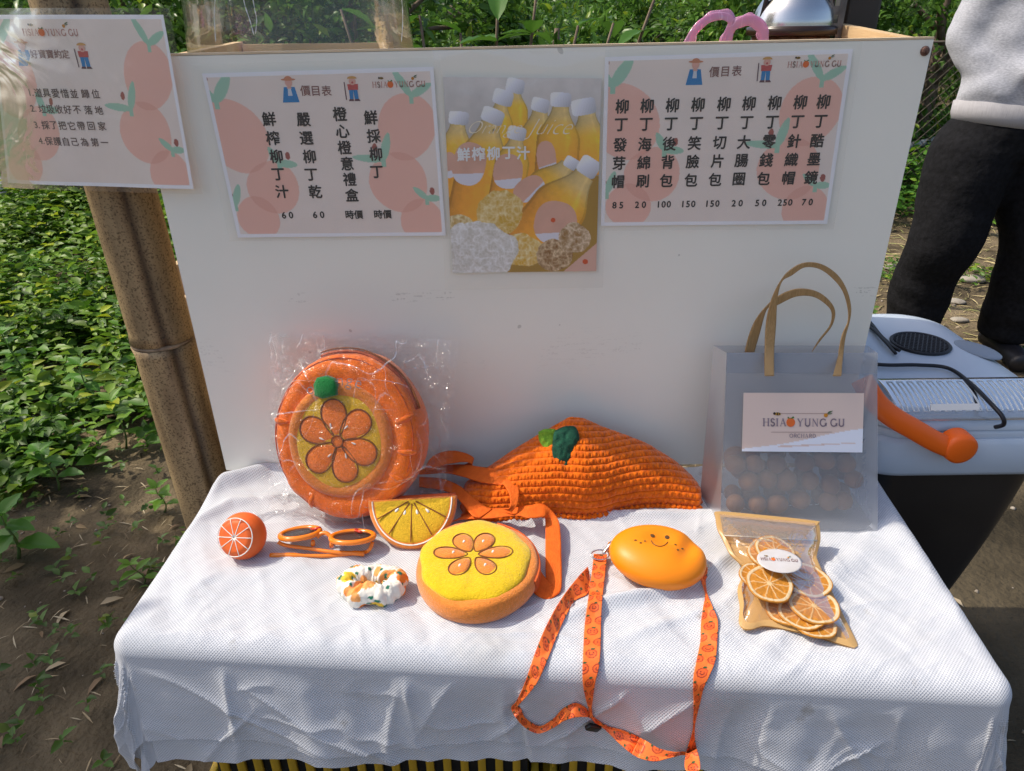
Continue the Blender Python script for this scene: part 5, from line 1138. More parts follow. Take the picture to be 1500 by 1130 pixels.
for i, (x, y, h, nrm, sc0, lab) in enumerate(((500,400,.036,(-.1,-.25,1),.92,'dried orange slice mostly hidden behind the topmost slice in the pouch'),(565,378,.040,(0,-.05,1),.98,'topmost dried orange slice partly under the oval label'),(800,590,.024,(.5,-.1,1),1.08,'pale greyish dried orange slice at the right side of the pouch'),(430,560,.028,(0,-.2,1),.8,'dried orange slice peeking above the brightest slice, at the left of the pouch'),
    (850,905,.009,(0,.1,1),1.0,'lowest dried orange slice near the pointed corner of the pouch'),(650,810,.011,(-.1,0,1),1.0,'left one of three overlapping dried slices low in the pouch'),(755,830,.014,(-.05,0,1),1.05,'middle one of three overlapping dried slices low in the pouch'),(845,780,.018,(.05,-.02,1),1.12,'reddish dried orange slice with pale spokes low in the pouch'),(525,618,.033,(-.05,-.16,1),1.10,'bright golden dried orange slice in the middle of the pouch'))):
    p = onZ(*C2(x,y), ZT+h); Ml = frame(p, (1,.1,0), nrm) @ Matrix.Rotation(i*1.3, 4, 'Z') @ Matrix.Scale(sc0*.93, 4); v, f, c = slice_mesh(i); v = (np.array(Ml) @ np.vstack([v.T, np.ones(len(v))]))[:3].T
    props(add('dried_orange_slice', v, f, m_dry, None, vcol=c, loc=p), lab, 'dried fruit', G)
p = onZ(*C2(598,450), ZT+.050); lsh = Sheet([p+Vector((-.03,.02,0)), p+Vector((.03,.014,0)), p+Vector((.03,-.026,-.004)), p+Vector((-.03,-.02,-.004))])
Ml = frame(p, lsh.ex, lsh.n); el = circ(0,0,.0275,.0205,40)
MB().raw(*puffy(el, Ml, .0006, 4, -.0003)).build('oval_label', mat('silvery_label', (.50,.47,.45), (.56,.55,.58), ns=20, rough=.4), pc)
logo(lsh, p + lsh.ey*.001, .0044, pc, .0012, m_brn, 1.0)
# ================================================================== COOLER ON THE BLACK BIN (right)
m_lid = mat('grey_cooler_plastic', (.50,.57,.66), (.46,.53,.62), ns=5, rough=.28, bump=.05, bs=8, spec=.5); m_cl = film('ribbed_clear_plastic', tint=(.92,.94,.97), gloss=.05, rough=.15, haze=.28, hcol=(.60,.66,.72))
m_bin = mat('black_bin_plastic', (.010,.010,.012), (.016,.016,.018), ns=6, rough=.38, bump=.2, bs=12); m_han = mat('orange_handle_plastic', (.85,.13,.006), rough=.4, bump=.1, bs=60); m_bl = mat('black_rubber', (.012,.012,.016), rough=.45)
co = thing('cooler', 'grey lidded cooler with orange carrying handle, black round grille and black body', 'cooler', (.69,1.10,0))
def rrect(x0, x1, y0, y1, r, n=8):
    o = []
    for cx_, cy_, a0 in ((x1-r, y1-r, 0), (x0+r, y1-r, 90), (x0+r, y0+r, 180), (x1-r, y0+r, 270)):
        o += [(cx_+r*math.cos(R(a0+90*i/n)), cy_+r*math.sin(R(a0+90*i/n))) for i in range(n+1)]
    return o
def loft(rows, m, name, parent, cap=True):
    n = len(rows[0]); v = [p for r in rows for p in r]; f = [(j*n+i, j*n+(i+1)%n, (j+1)*n+(i+1)%n, (j+1)*n+i) for j in range(len(rows)-1) for i in range(n)]
    if cap: f += [tuple(range(n))[::-1], tuple((len(rows)-1)*n+i for i in range(n))]
    return add(name, v, f, m, parent, auto=50)
x0, x1, y0, y1 = .562, .905, .955, 1.40; DZ = -.030
rw = lambda ins, z, r=.04, fy=0, ry=0: [(x, y, z) for x, y in rrect(x0+ins, x1-ins-ry, y0+ins+fy, y1-ins, r)]
loft([rw(.018+.085*(1-z/.60)**1.3, z, .07) for z in np.linspace(0, .60, 16)], m_bin, 'body', co)
loft([rw(.012,.590), rw(.004,.594,.06), rw(0,.602,.06), rw(0,.652,.06), rw(.005,.659,.06)], m_lid, 'rim', co)
loft([rw(.009,.6595,.06), rw(.009,.668,.06), rw(.013,.6735,.06)], m_lid, 'lower_lid', co)
lid_rows = []
for s in np.linspace(0, 1, 12):
    z = .674 + .042*math.sin(s*PI/2); ins = .010 + .030*(1-math.cos(s*PI/2)); lid_rows.append(rw(ins, z, .06, .075*(1-math.cos(s*PI/2)), .060*(1-math.cos(s*PI/2))))
loft(lid_rows, m_lid, 'lid', co)
gc_ = onZ(1348, 504, .7175); mb = MB(); mb.lathe([(.050,-.003),(.052,.002),(.0495,.0045),(.046,.003),(.046,-.002)], Matrix.Translation(gc_), 48); mb.build('grille_ring', m_bl, co)
MB().lathe([(0,.0008),(.047,.0008)], Matrix.Translation(gc_), 40).build('grille_backing', mat('void_black', (.003,.003,.003), rough=.9), co)
mb = MB()
for ix in range(-6, 7):
    for iy in range(-6, 7):
        x = ix*.0082 + (iy % 2)*.0041; y = iy*.0071
        if math.hypot(x, y) < .044:
            pts = [gc_ + Vector((x+.0041*math.cos(R(60*k+30)), y+.0041*math.sin(R(60*k+30)), .0028)) for k in range(8)]; mb.tube(pts, .0008, 4, cap=False)
o = mb.build('grille_mesh', mat('dark_grille', (.045,.045,.05), rough=.4), co); o['kind'] = 'stuff'
# ribbed clear panel on the sloping front of the lid
def lidz(y): s = np.clip((y-(y0+.008))/.10, 0, 1); return .6765 + .042*np.sqrt(np.clip(1-(1-s)**2, 0, 1))
nu, nv = 60, 14; u, v = np.meshgrid(np.linspace(.605,.862,nu), np.linspace(y0+.012, y0+.100, nv), indexing='ij'); Z = lidz(v)+.003; V, f = solid_grid(np.stack([u.ravel(), v.ravel(), Z.ravel()],1), nu, nv, .0015); add('clear_panel', V, f, m_cl, co)
m_rib = mat('pale_rib', (.60,.66,.72), rough=.3)
for i in range(14):
    x = .620 + i*.0165; ys = np.linspace(y0+.022, y0+.088, 9); mb = MB(); 
    pa = [Vector((x+dx, y, float(lidz(y))+.0045)) for dx, yy in ((-.004, ys), (.004, ys[::-1])) for y in yy]; mb.tube(pa+pa[:2], .0011, 6, cap=False); mb.build('rib', m_rib, co)
# oval grip recess at the back right
gp = onZ(1432, 512, .7155); MB().raw(*puffy([(p[0]*.045, p[1]*.026) for p in circ(0,0,1,n=30)], frame(gp, (.35,-1,0), (0,0,1)), .003, 6)).build('grip', mat('grey_grip', (.22,.26,.32), rough=.35), co)
mb = MB(); mb.box(onY(1395, 606, .962)+Vector((0,-.001,.012)), (.075,.0015,.010), (R(-35),0,0)); mb.build('rating_label', mat('pale_label', (.70,.68,.66), rough=.5), co, smooth=False)
loft([rw(.0155,.6735,.058), rw(.0150,.6748,.058)], m_bl, 'seal', co)
# handle
hp_ = [onY(x, y, Y) for x, y, Y in ((1262,556,.975),(1282,588,.950),(1306,610,.942),(1340,630,.940),(1372,648,.940),(1402,660,.940))]
path = catmull(hp_, 22); mb = MB(); mb.tube(path, [.0165]*22, 14, flat=.55, up=(0,-1,0)); mb.build('handle', m_han, co)
pv = onY(1404, 655, .940); MB().lathe([(0,.012),(.020,.012),(.0245,.009),(.0255,.002),(.0255,-.016)], frame(pv, (1,0,0), (0,-1,0)), 40).build('handle_pivot', m_han, co)
# cables lying on the lid
def cable(pts, r, lab):
    P_ = [onZ(x, y, z+DZ-.002) for x, y, z in pts]; mb = MB(); mb.tube(catmull(P_, len(P_)*7), r, 8); return props(mb.build('cable', m_bl), lab, 'cable')
cable([(1240,440,.745),(1272,470,.752),(1290,492,.755),(1308,508,.757),(1318,514,.756)], .0034, 'short black cable end lying beside the round grille of the grey lid')
cable([(1240,462,.748),(1275,480,.754),(1296,500,.756),(1312,518,.754)], .0030, 'black cable running next to the shorter one behind the board edge')
cable([(1262,532,.750),(1300,535,.754),(1345,535,.754),(1390,540,.754),(1425,565,.754),(1450,590,.752),(1468,610,.742),(1470,622,.728),(1458,626,.716)], .0034, 'long black cable curving across the grey cooler lid and over its ribbed panel')

# ================================================================== THINGS IN AND ON THE COUNTER BOX
m_glass = film('clear_jar', tint=(.98,.99,.985), gloss=.02, rough=.04, bump=.10, bs=14, haze=.015, fres=.75, bdist=.01)
dc = onY(441, 40, 1.215); dm = thing('glass_cover', 'large clear dome cover standing in the white counter box', 'cover', (dc.x, 1.215, 1.045))
prof = catmull([(.172,0),(.174,.02),(.172,.12),(.168,.18),(.163,.24),(.160,.34),(.120,.395),(.06,.42),(0,.428)], 40)
MB().lathe([tuple(p) for p in prof], Matrix.Translation((dc.x,1.215,1.047)), 72, lambda p, a: p*(1+.004*math.sin(5*a))).build('dome', m_glass, dm)
MB().lathe([(.183,-.002),(.186,.004),(.183,.009),(.178,.006)], Matrix.Translation((dc.x,1.215,1.047)), 64).build('rolled_rim', m_glass, dm)
MB().lathe([(0,.018),(.012,.016),(.018,.006),(.012,-.006),(.010,-.018)], Matrix.Translation((dc.x,1.215,1.495)), 24).build('knob', m_glass, dm)
def on_dome(px, py):
    r = ray(px, py); o = CAMP - Vector((dc.x, 1.215, 0)); a_ = r.x**2+r.y**2; b_ = o.x*r.x+o.y*r.y; c_ = o.x**2+o.y**2-.1755**2; return CAMP + r*((-b_-math.sqrt(max(0, b_*b_-a_*c_)))/a_)
for pts in (((352,-30),(358,5),(366,30),(372,52)),((366,-30),(372,8),(376,30),(374,50)),((318,-30),(314,20),(316,62)),((585,-30),(590,20),(588,62))):
    mb = MB(); mb.tube(catmull([on_dome(*p) for p in pts], 14), [.0012+.0008*math.sin(i*2.3) for i in range(14)], 6, flat=.4); mb.build('crease_line', mat('milky_scratch', (.78,.80,.78), rough=.3), dm)
m_pk = film('pink_plastic_bag', tint=(.95,.48,.68), gloss=.05, rough=.18, haze=.42, hcol=(.90,.45,.68), bump=.6, bs=60, crease=.5, cs=40)
pk = thing('plastic_bag', 'tied pink plastic bag whose looped handles rise over the board edge', 'plastic bag', (.34,1.16,1.045))
def bagloop(pts, ws, Y, nm):
    P_ = [onY(x, y, Y+dy) for x, y, dy in pts]; mb = MB(); c = catmull(P_, 40)
    c2 = c + np.stack([.004*np.sin(np.arange(40)*.35), .003+0*np.arange(40), .005*np.cos(np.arange(40)*.27+1)], 1); mb.tube(c2, [.0045*(1+.25*math.sin(i*1.3)) for i in range(40)], 10, flat=.3, up=(0,-1,0)); w = .72*np.interp(np.linspace(0,1,40), np.linspace(0,1,len(ws)), ws); mb.tube(c, [float(t)*(1+.10*float(vnoise(i*.45, 2.5, 1.5))) for i, t in enumerate(w)], 14, flat=.22, up=(0,-1,0)); mb.build(nm, m_pk, pk)
bagloop([(1000,76,0),(1010,58,0),(1022,40,0),(1040,27,.005),(1060,24,.01),(1072,32,.01),(1066,48,.01),(1058,66,.01),(1052,84,.01)], [.008,.008,.0085,.008,.007,.009,.008,.008,.01], 1.14, 'loop_handle')
bagloop([(1062,84,0),(1066,60,0),(1072,42,0),(1085,33,0),(1100,30,0),(1115,40,0),(1119,56,0),(1116,84,0)], [.010,.009,.008,.010,.011,.012,.010,.010], 1.15, 'loop_handle')
MB().lathe([tuple(p) for p in catmull([(0,0),(.06,.002),(.085,.03),(.08,.08),(.05,.12),(.02,.145),(0,.15)], 26)], Matrix.Translation((.34,1.17,1.046)), 40, lambda p, a: Vector((p.x*(1+.08*math.sin(7*a)), p.y*(1+.08*math.sin(6*a+1)), p.z))).build('bag_body', m_pk, pk)
uc = onY(1160, 36, 1.27); ur = thing('steel_urn', 'polished steel urn with domed lid and dark band behind the board corner', 'urn', (uc.x,1.27,1.045))
Mu = Matrix.Translation((uc.x, 1.27, 0)); zb = uc.z
MB().lathe([tuple(p) for p in catmull([(.062,zb-.002),(.061,zb+.008),(.055,zb+.026),(.040,zb+.046),(.018,zb+.058),(.006,zb+.06),(.006,zb+.075),(0,zb+.078)], 40)], Mu, 56).build('lid', m_steel, ur)
MB().lathe([(.064,zb-.016),(.069,zb-.014),(.069,zb-.004),(.062,zb-.002),(.0,zb-.002)], Mu, 56).build('dark_band', mat('dark_brown_band', (.025,.012,.008), rough=.3), ur)
MB().lathe([(0,1.046),(.06,1.046),(.060,zb-.017),(0,zb-.017)], Mu, 56).build('body', mat('copper_brown', (.55,.26,.14), (.30,.12,.06), ns=12, rough=.3, metal=.7, stretch=(6,6,.6)), ur)
mb = MB(); mb.tube([(uc.x-.055,1.255,zb+.004),(uc.x-.05,1.25,zb+.05),(uc.x,1.245,zb+.11),(uc.x+.05,1.25,zb+.05),(uc.x+.055,1.255,zb+.004)], .004, 8); mb.build('bail_handle', m_bl, ur)
pl = thing('metal_bracket', 'dark perforated steel upright beside the steel urn', 'bracket', (.51,1.25,1.045)); px_ = onY(1222, 30, 1.25)
m_gal = mat('galvanised_dark', (.13,.12,.12), (.20,.19,.19), ns=60, rough=.45, metal=.8); mb = MB(); hz0 = 1.047
for s in (-1, 1): mb.box((px_.x+s*.0085, 1.25, (hz0+1.55)/2), (.007, .003, 1.55-hz0))
zz = hz0+.004
while zz < 1.55: mb.box((px_.x, 1.2502, zz), (.0102, .0026, .012)); zz += .024
mb.build('perforated_face', m_gal, pl, smooth=False); MB().box((px_.x+.0135, 1.268, (hz0+1.55)/2), (.003, .036, 1.55-hz0)).build('side_flange', m_gal, pl, smooth=False)
MB().box((px_.x+.055, 1.30, 1.045+.16), (.055, .05, .30), bev=.006).build('dark_box', mat('dark_brown_case', (.04,.028,.02), rough=.45), pl)
# wooden planter crate behind the box's left side
pt = thing('plank_crate', 'pale wooden plank crate on the ground behind the bamboo pole', 'crate', (-.50,1.62,0))
for sy, L0 in ((1.42,.5),(1.80,.5)):
    for i in range(5):
        MB().box((-.52, sy, .09+i*.150), (.56, .016, .128), (0, R(random.uniform(-.5,.5)), 0), .002).build('plank', m_ply, pt, smooth=False)
for sx in (-.80+.0, -.245):
    for i in range(5): MB().box((sx, 1.61, .09+i*.150), (.016, .36, .128), None, .002).build('plank', m_ply, pt, smooth=False)
for sx in (-.775, -.27):
    for sy in (1.443, 1.777): MB().box((sx, sy, .375), (.03,.03,.75)).build('corner_post', m_ply, pt, smooth=False)

# ================================================================== PERSON
def skin(name, joints, edges, radii, m, parent, sub=2, fn=None):
    me = bpy.data.meshes.new(name); me.from_pydata([tuple(j) for j in joints], edges, []); o = bpy.data.objects.new(name, me); COL.objects.link(o)
    md = o.modifiers.new('s', 'SKIN'); md.use_smooth_shade = True
    for i, r in enumerate(radii): me.skin_vertices[0].data[i].radius = r if hasattr(r, '__len__') else (r, r)
    me.skin_vertices[0].data[0].use_root = True
    sd_ = o.modifiers.new('u', 'SUBSURF'); sd_.levels = sub; sd_.render_levels = sub
    dg = bpy.context.evaluated_depsgraph_get(); m2 = bpy.data.meshes.new_from_object(o.evaluated_get(dg))
    v = np.array([q.co[:] for q in m2.vertices]); f = [tuple(p.vertices) for p in m2.polygons]; bpy.data.objects.remove(o); bpy.data.meshes.remove(me); bpy.data.meshes.remove(m2)
    if fn: v = fn(v)
    return add(name, v, f, m, parent)
PX, PY = 1.87, 2.76
G0 = float(gh(PX, PY))
ps = thing('person', 'person in light grey sweatshirt and loose black trousers standing behind the cooler', 'person', (PX, PY, G0))
m_skin = mat('skin', (.55,.34,.25), (.50,.30,.22), ns=30, rough=.55, sub=.1); m_sw = mat('heather_grey_jersey', (.50,.51,.56), (.36,.37,.42), ns=110, rough=.95, bump=.7, bs=260, detail=2, sheen=.2, stretch=(1,1,3), bdist=.003); m_tr = mat('black_cotton', (.007,.007,.008), (.012,.012,.014), ns=60, rough=.9, bump=.6, bs=14, spec=.15, bdist=.02)
la, ra = Vector((1.70,2.80,G0+.02)), Vector((2.06,2.70,G0+.02))
hipz = .93
J = dict(pel=(PX,PY,hipz), sp=(PX,PY+.01,1.12), ch=(PX,PY,1.34), nk=(PX,PY,1.47), hd0=(PX,PY-.02,1.55), hd=(PX,PY-.03,1.63), hd2=(PX,PY-.03,1.70),
 sl=(PX-.165,PY,1.41), el=(PX-.215,PY+.03,1.16), wl=(PX-.02,PY-.21,1.09), sr=(PX+.165,PY,1.41), er=(PX+.21,PY+.03,1.16), wr=(PX+.05,PY-.21,1.07),
 hl=(PX-.095,PY,.88), kl=(1.70,PY-.03,.50), al=(la.x,la.y,.10), hr=(PX+.095,PY,.88), kr=(2.05,PY-.05,.49), ar=(ra.x,ra.y+.05,.10))
n_ = list(J); ix = {k: i for i, k in enumerate(n_)}; E_ = [('pel','sp'),('sp','ch'),('ch','nk'),('nk','hd0'),('hd0','hd'),('hd','hd2'),('ch','sl'),('sl','el'),('el','wl'),('ch','sr'),('sr','er'),('er','wr'),('pel','hl'),('hl','kl'),('kl','al'),('pel','hr'),('hr','kr'),('kr','ar')]
Rr_ = dict(pel=(.13,.10), sp=(.12,.09), ch=(.15,.10), nk=.055, hd0=.062, hd=(.078,.090), hd2=(.066,.080), sl=.055, el=.040, wl=.026, sr=.055, er=.040, wr=.026, hl=.085, kl=.058, al=.036, hr=.085, kr=.058, ar=.036)
# hands: palm and five bent fingers each, folded together in front
jl = [J[k] for k in n_]; el = [(ix[a], ix[b]) for a, b in E_]; rl = [Rr_[k] for k in n_]
for w, sgn in (('wl', 1), ('wr', -1)):
    b0 = Vector(J[w]); pal = b0 + Vector((sgn*.055, -.035, -.012)); jl.append(pal); rl.append((.030,.014)); pi = len(jl)-1; el.append((ix[w], pi))
    for k in range(4):
        a = pal + Vector((sgn*.018, -.004, .022-.015*k)); b = a + Vector((sgn*(.034-.003*abs(k-1)), -.012, -.004)); c = b + Vector((sgn*.012, .024, -.004)); 
        q0 = len(jl); jl += [a, b, c]; rl += [.0095,.0085,.0075]; el += [(pi, q0), (q0, q0+1), (q0+1, q0+2)]
    a = b0 + Vector((sgn*.03, -.03, .024)); b = a + Vector((sgn*.028,-.018,.016)); q0 = len(jl); jl += [a, b]; rl += [.011,.009]; el += [(ix[w], q0), (q0, q0+1)]
def clothes(name, chains, m, parent, fn=None, vox=.016, nsub=24):
    # several round tubes melted into one garment
    mb = MB()
    for pts, rs, fl in chains:
        k = 26; P_ = catmull(pts, k); rr = np.interp(np.linspace(0, 1, k), np.linspace(0, 1, len(rs)), rs); mb.tube(P_, list(rr), nsub, flat=fl, up=(0,1,0))
    me = bpy.data.meshes.new(name); me.from_pydata(mb.v, [], mb.f); o = bpy.data.objects.new(name, me); COL.objects.link(o)
    r = o.modifiers.new('r', 'REMESH'); r.mode = 'VOXEL'; r.voxel_size = vox; q = o.modifiers.new('s', 'SMOOTH'); q.iterations = 6; q.factor = .6
    dg = bpy.context.evaluated_depsgraph_get(); m2 = bpy.data.meshes.new_from_object(o.evaluated_get(dg)); v = np.array([q.co[:] for q in m2.vertices]); f = [tuple(p.vertices) for p in m2.polygons]
    bpy.data.objects.remove(o); bpy.data.meshes.remove(me); bpy.data.meshes.remove(m2); v = fn(v) if fn else v; return add(name, v, f, m, parent)
def face_(v):
    c = np.array(J['hd']); d = v - c; h = v[:,2] > 1.54
    nose = np.exp(-((d[:,0]/.014)**2 + ((d[:,2]+.005)/.022)**2))*(d[:,1] < -.04)*h; v[:,1] -= .022*nose
    for s in (-1,1): v[:,1] += .008*np.exp(-(((d[:,0]-s*.032)/.015)**2 + ((d[:,2]-.022)/.010)**2))*(d[:,1] < -.03)*h
    v[:,1] -= .006*np.exp(-((d[:,0]/.026)**2 + ((d[:,2]+.040)/.007)**2))*(d[:,1] < -.03)*h; return v
body_ = skin('body', jl, el, rl, m_skin, ps, 2, face_)
for s in (-1, 1):
    MB().lathe([(.011*math.sin(PI*i/8), -.011*math.cos(PI*i/8)) for i in range(9)], Matrix.Translation((PX+s*.032, PY-.100, 1.652)), 12).build('eye', mat('eye_dark', (.03,.02,.015), rough=.2), ps)
    MB().raw(*puffy(circ(0,0,.016,.030,16), frame((PX+s*.086, PY-.02, 1.64), (0,1,0), (s,0,0)), .010, 4)).build('ear', m_skin, ps)
mb = MB(); mb.tube([(PX-.022,PY-.117,1.590),(PX,PY-.122,1.588),(PX+.022,PY-.117,1.590)], .004, 6); mb.build('mouth', mat('lips', (.42,.16,.13), rough=.5), ps)
def hairfn(p, a): return Vector((p.x*1.0, p.y*1.12 + (.012 if p.z > 0 else .02), p.z + .006*math.sin(a*9)))
MB().lathe([tuple(p) for p in catmull([(.090,-.055),(.098,-.01),(.098,.03),(.085,.075),(.05,.105),(0,.115)], 24)], Matrix.Translation((PX, PY-.012, 1.665)) @ Matrix.Rotation(R(-18),4,'X'), 40, hairfn).build('hair', mat('black_hair', (.012,.010,.009), rough=.5, bump=.8, bs=200, stretch=(8,8,1)), ps)
def crumple(amp, sc, zl=None):
    def f(v):
        n1 = fbm(v[:,0]*sc, v[:,1]*sc, v[:,2]*sc*1.6, 3); c = np.array([PX, PY]); d = v[:,:2]-c; d /= np.linalg.norm(d, axis=1, keepdims=True)+1e-6
        v[:,:2] += d*(amp*n1)[:,None]; return v
    return f
clothes('sweatshirt', [([(PX,PY,.93),(PX,PY,1.02),(PX,PY,1.2),(PX,PY,1.36),(PX,PY,1.45),(PX,PY-.01,1.50)], [.225,.245,.235,.215,.12,.075], .70),
  ([(PX-.12,PY,1.40),J['sl'],J['el'],J['wl']], [.08,.088,.085,.075,.046], 1.0), ([(PX+.12,PY,1.40),J['sr'],J['er'],J['wr']], [.08,.088,.085,.075,.046], 1.0)], m_sw, ps, crumple(.024, 6))
hem = MB(); hem.lathe([(.205,-.045),(.226,-.040),(.236,-.01),(.236,.03),(.215,.04)], Matrix.Translation((PX,PY,.955)), 64, lambda p, a: Vector((p.x*1.0, p.y*.74, p.z+.010*math.sin(a*2+1)))); hem.build('hem_band', mat('ribbed_grey_jersey', (.44,.43,.45), (.36,.35,.37), ns=200, rough=.95, bump=.8, bs=260, stretch=(4,4,.1)), ps)
for w in ('wl','wr'):
    s = 1 if w == 'wl' else -1; p0 = Vector(J[w]); e0 = Vector(J['el' if w == 'wl' else 'er']); d = (p0-e0).normalized(); mb = MB(); mb.tube([p0-d*.04, p0-d*.02, p0, p0+d*.012], [.046,.043,.040,.036], 20); mb.build('cuff', m_sw, ps)
tl_ = J['kl']; 
def trf(v):
    n1 = fbm(v[:,0]*6, v[:,1]*6, v[:,2]*9, 3); n2 = np.sin(v[:,2]*60+5*fbm(v[:,0]*5,v[:,1]*5,v[:,2]*2))*sstep(.45,.12,v[:,2])
    v[:,0] += .014*n1 + .004*n2; v[:,1] += .012*fbm(v[:,1]*8, v[:,2]*8, 4) + .004*n2; return v
clothes('trousers', [([(PX,PY,.98),(PX,PY,.90),(PX,PY,.80)], [.20,.235,.21], .72),
  ([(PX-.10,PY,.90),(1.735,PY,.78),(1.70,PY-.03,.50),(1.695,la.y-.01,.30),(la.x,la.y,.07)], [.12,.155,.142,.125,.118,.10], .95),
  ([(PX+.10,PY,.90),(1.985,PY,.78),(2.05,PY-.05,.50),(ra.x,ra.y+.03,.30),(ra.x,ra.y+.05,.07)], [.12,.155,.142,.125,.118,.10], .95)], m_tr, ps, trf)
for a in (la, ra):
    yy = a.y + (.05 if a is ra else 0); mb = MB(); pts = catmull([(a.x, yy+.09, G0+.045),(a.x, yy+.03, G0+.055),(a.x-.005, yy-.06, G0+.048),(a.x-.01, yy-.15, G0+.038),(a.x-.012, yy-.19, G0+.03)], 16); mb.tube(pts, [.030]+[.046]*3+[.047]*6+[.05]*4+[.04,.02], 16, flat=.85, up=(0,0,1)); mb.build('shoe', m_bl, ps)

# ================================================================== BEHIND: bamboo post, chain-link, pipe, stones
m_bt = mat('yellow_bamboo', (.55,.36,.14), (.45,.28,.10), ns=10, rough=.5, vcol=None)
bpz = onY(1436, 40, 3.3)
bpo = thing('bamboo_pole', 'pale yellow bamboo pole standing behind the person in grey', 'bamboo pole', (bpz.x+.02, 3.3, 0))
for i in range(8):
    z0 = -.1+i*.34; mb = MB(); M_b = Matrix.Translation((bpz.x+.02, 3.3, z0)); mb.lathe([(0,.003),(.026,.003),(.0275,.006),(.026,.016),(.026,.324),(.0275,.334),(.026,.337),(0,.337)], M_b, 20); mb.build('culm', m_bt, bpo)
fz = thing('chain_link_fence', 'rusty chain-link fence in front of the hedge right of the white box', 'fence', (2.9,5.6,0)); m_wire = mat('fence_wire', (.12,.10,.08), rough=.7, metal=.5)
mb = MB(); fx0, fx1, fy_ = 2.3, 5.2, 5.6; st = .075; n = int((fx1-fx0)/st)
for i in range(-14, n+1):
    for s in (-1, 1):
        a = fx0 + i*st if s > 0 else fx0 + (i+14)*st; p0 = Vector((a, fy_+s*.002, .05)); p1 = Vector((a+s*14*st, fy_+s*.002, 1.10))
        def cl(p, q):
            d = q-p; t0, t1 = 0., 1.
            lo, hi = sorted(((fx0-p.x)/d.x, (fx1-p.x)/d.x)); t0, t1 = max(t0, lo), min(t1, hi); return (p+d*t0, p+d*t1) if t1 > t0 else None
        r_ = cl(p0, p1)
        if r_: mb.tube(r_, .0024, 4, cap=False)
mb.build('wire_mesh', m_wire, fz)['kind'] = 'stuff'
for x in (2.3, 3.75, 5.2): mb = MB(); mb.tube([(x,5.6,-.1),(x,5.6,1.22)], .020, 12); mb.build('post', m_wire, fz)
mb = MB(); mb.tube([(2.3,5.6,1.12),(5.2,5.6,1.12)], .008, 8); mb.build('top_wire', m_wire, fz)
def pipe(a, b, r, m, lab, cat, nm):
    mb = MB(); pts = [a.lerp(b, t) + Vector((0,0,.004*math.sin(t*9))) for t in np.linspace(0,1,10)]; mb.tube(pts, r, 14); return props(mb.build(nm, m), lab, cat)
m_pvc = mat('weathered_grey_pipe', (.42,.45,.46), (.30,.32,.32), ns=12, rough=.6, bump=.3, bs=40)
pipe(onZ(1310,222,.28), onZ(1420,190,.34), .030, m_pvc, 'weathered grey pipe lying across stones behind the black trousers', 'pipe', 'pipe')
pipe(onZ(-10,330,.06), onZ(14,255,.30), .045, m_pvc, 'pale grey post leaning in the weeds at the far left edge', 'post', 'post')
m_log = mat('rough_bark', (.12,.085,.055), (.22,.16,.11), ns=14, rough=.95, bump=1, bs=30, bdist=.02)
def stone(x, y, r, lab, m, nm='stone', cat='stone', sc=(1,1,.65), z=0):
    bm = bmesh.new(); bmesh.ops.create_icosphere(bm, subdivisions=3, radius=r); v = [q.co.copy() for q in bm.verts]; f = [[w.index for w in q.verts] for q in bm.faces]; bm.free(); s = random.random()*9
    v = [Vector((p.x*sc[0], p.y*sc[1], p.z*sc[2]))*(1+.22*float(fbm(p.x/r*1.1+s, p.y/r*1.1, p.z/r*1.1))) + Vector((x, y, z + r*sc[2]*.7)) for p in v]
    return props(add(nm, v, f, m, loc=(x,y,z)), lab, cat)
a = onZ(1335,245,.0); stone(a.x*.93, a.y*.93, .19, 'rough dark stump lying under the grey pipe right of the box', m_log, 'stump', 'stump', (1.2,1,.9))
m_st = mat('pale_stone', (.34,.31,.26), (.24,.21,.17), ns=12, rough=.9, bump=.6, bs=40)
for (x, y, r, lab) in ((1422,412,.055,'pale flat stone on the path between the two trouser legs'),(1400,440,.035,'small pale stone beside the cooler and the left trouser leg'),(1310,392,.045,'light stone on the dirt close to the white board edge'),(1405,470,.030,'small stone just above the cooler lid on the path')):
    a = onZ(x, y, .0); stone(a.x, a.y, r, lab, m_st, sc=(1.3,1,.35), z=float(gh(a.x, a.y)))

